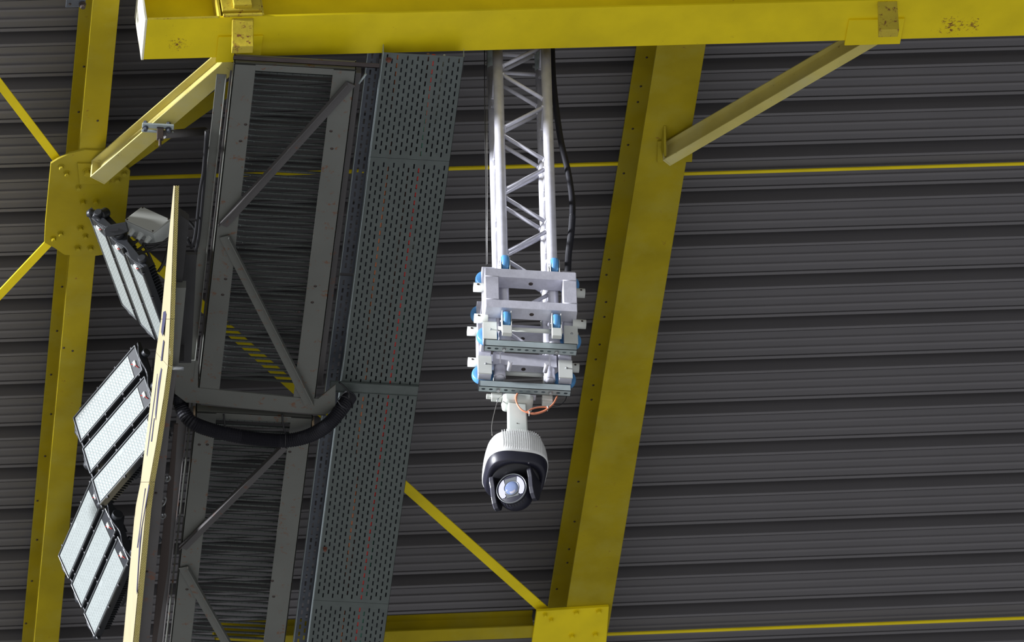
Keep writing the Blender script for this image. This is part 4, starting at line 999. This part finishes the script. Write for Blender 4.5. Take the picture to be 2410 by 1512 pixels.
# steel behind the panel
def zpoly(pts, z, th, name, label, m, cat, bev=0.001):
    q = MB(); q.prism([onz(x, y, z) for x, y in pts], (0, 0, th)); return tag(q.build(name, m, None, bev), label, cat)
o = zpoly([(414, 500), (445, 522), (428, 676), (406, 676)], ZP+0.10, 0.05, 'steel_plate', 'dark steel plate behind the upper end of the perforated panel', 'dark_steel', 'steel plate')
o = zpoly([(414, 678), (438, 678), (420, 862), (403, 862)], ZP+0.06, 0.05, 'steel_angle', 'short grey steel angle right of the panel, level with the near catwalk bay', 'grey_paint', 'steel angle')
zpoly([(420, 855), (433, 600), (463, 600), (450, 855)], ZP+0.22, 0.02, 'backing_plate', 'dark backing plate between the perforated panel and the catwalk rail', 'dark_steel', 'steel plate')
o = zpoly([(405, 872), (417, 872), (400, 1000), (371, 1300), (350, 1530), (320, 1530), (352, 1210), (384, 1000)], ZP+0.03, 0.04, 'mounting_angle', 'long olive grey steel angle running beside the lower half of the panel', 'grey_paint_dark', 'steel angle')
for (x, y) in ((367, 1161), (346, 1346)):
    q = MB(); q.hexbolt(onz(x, y, ZP+0.03), -EZ, 0.006, 0.006); q.build('bolt', 'bolt_dark', o)
o = zpoly([(410, 1000), (419, 1000), (395, 1340), (366, 1530), (356, 1530), (378, 1300)], ZP+0.20, 0.01, 'backing_plate', 'dark strip between the olive angle and the far catwalk rail', 'bolt_dark', 'steel plate')
# suspension clip and shackles
c0 = onz(405, 866, ZP+0.02)
q = MB(); q.cyl(c0-EX*0.02, c0+EX*0.06, 0.012, 12); tag(q.build('fixing_bolt', 'bolt_steel'), 'bright bolt at the joint of the panel, above the olive angle', 'bolt')
def shackle(x, y, label, rot):
    c = onz(x, y, ZP+0.08); P = []
    for k in range(13):
        w = math.radians(-60+k*25); P.append(c+V((0.012*math.cos(w), 0.05*math.sin(w)*0.8, 0.02*math.sin(w+rot))))
    q = MB(); q.tube(spline(P, 3), 0.0048, 8); tag(q.build('shackle', 'bolt_steel'), label, 'shackle', None)
shackle(395, 1128, 'bright steel shackle beside the olive angle, uppermost of three', 0.3)
shackle(385, 1182, 'bright steel shackle beside the olive angle, middle one of three', 1.0)
shackle(384, 1216, 'bright steel shackle beside the olive angle, lowest of three', 0.2)
# cables beside the catwalk
for i, (pp, lb) in enumerate((([(486, 308), (479, 400), (471, 450), (460, 550), (450, 584)], 'leftmost dark cable hanging along the near catwalk rail'),
                              ([(488, 312), (481, 420), (474, 500), (466, 570), (455, 604)], 'dark cable hanging along the near catwalk rail, nearest to the rail'),
                              ([(487, 310), (476, 430), (467, 520), (459, 560), (448, 575), (440, 560)], 'middle dark cable hanging along the near catwalk rail'))):
    P = [onz(x, y, ZC-0.02+0.02*i) for x, y in pp]; q = MB(); q.tube(spline(P, 5), 0.0085, 8); tag(q.build('electric_cable', 'cable_black'), lb, 'cable')

# ================================================================== SAGGING CONDUIT
ZK = ZC-0.07
pc = [(420, 925), (424, 950), (438, 980), (462, 1000), (505, 1015), (560, 1027), (620, 1035), (680, 1037), (730, 1025), (772, 1000), (800, 968), (826, 930)]
zk_ = [ZC+0.05, ZC+0.03, ZC-0.03]+[ZK]*7+[ZC-0.02, ZTR-0.045]
P = spline([onz(x, y, zk_[i]) for i, (x, y) in enumerate(pc)], 10); pr, rr = [], []
tot = sum((P[i+1]-P[i]).length for i in range(len(P)-1)); step = 0.0055; acc = 0; k = 0
for i in range(len(P)-1):
    sl2 = (P[i+1]-P[i]).length; nn_ = max(1, int(sl2/step+0.5))
    for j in range(nn_): pr.append(P[i].lerp(P[i+1], j/nn_)); rr.append(0.040 if k % 2 else 0.0355); k += 1
q = MB(); q.tube(pr, rr, 16, True, False); cond = q.build('flexible_conduit', 'black_rubber'); tag(cond, 'thick black ribbed conduit sagging below the joint of the catwalk', 'conduit')
for (x, y) in ((672, 1034), (812, 948)):
    c = onz(x, y, ZK); d = (onz(x+8, y-(0 if x < 700 else 10), ZK)-c).normalized(); q = MB(); q.lathe(c-d*0.003, d, [(0.041, 0), (0.0435, 0.0005), (0.0435, 0.006), (0.041, 0.0065)], 24); q.build('zip_tie', 'black_plastic', cond)
for (pp, lb) in (([(526, 975), (528, 990), (530, 1012)], 'black tie cord hanging from the catwalk end plate, left one'), ([(664, 975), (666, 1000), (672, 1020)], 'black tie cord hanging from the catwalk end plate, right one'), ([(798, 900), (812, 912), (821, 925), (822, 938)], 'black tie cord curving from the shaded tray to the conduit end')):
    P = [onz(x, y, ZC-0.012-0.05*i/2) for i, (x, y) in enumerate(pp)]; q = MB(); q.tube(spline(P, 4), 0.005, 6); tag(q.build('tie_cord', 'cable_black'), lb, 'cord')

# dark hanger carrying the steel beside the panel from the catwalk
hb = onz(424, 850, ZP+0.11)
q = MB(); q.bb(hb.x-0.02, hb.x+0.02, hb.y, hb.y+0.012, ZP+0.11, ZC+0.02); tag(q.build('hanger_strap', 'dark_steel'), 'dark flat hanger rising behind the short grey angle beside the panel', 'steel strap')
# groups for things that repeat
GR = {'floodlight': 'floodlights left of the perforated panel', 'perforated_panel': 'bays of the perforated panel', 'cable_tray': 'perforated cable tray sections',
      'catwalk': 'bays of the steel catwalk', 'shackle': 'shackles beside the olive angle', 'electric_cable': 'electric cables', 'gusset_plate': 'yellow gusset plates',
      'diagonal_tie': 'yellow diagonal ties under the roof', 'knee_brace': 'knee braces below the cross beam', 'roof_purlin': 'yellow strips under the deck', 'roof_rafter': 'yellow roof rafters',
      'tie_cord': 'black tie cords at the conduit', 'wire_rope': 'wire ropes left of the truss', 'bolt_head': 'bolt heads on the cable tray', 'backing_plate': 'dark backing plates beside the panel'}
for o in SC.objects:
    b_ = o.name.split('.')[0]
    if not o.parent and b_ in GR and 'group' not in o: o['group'] = GR[b_]
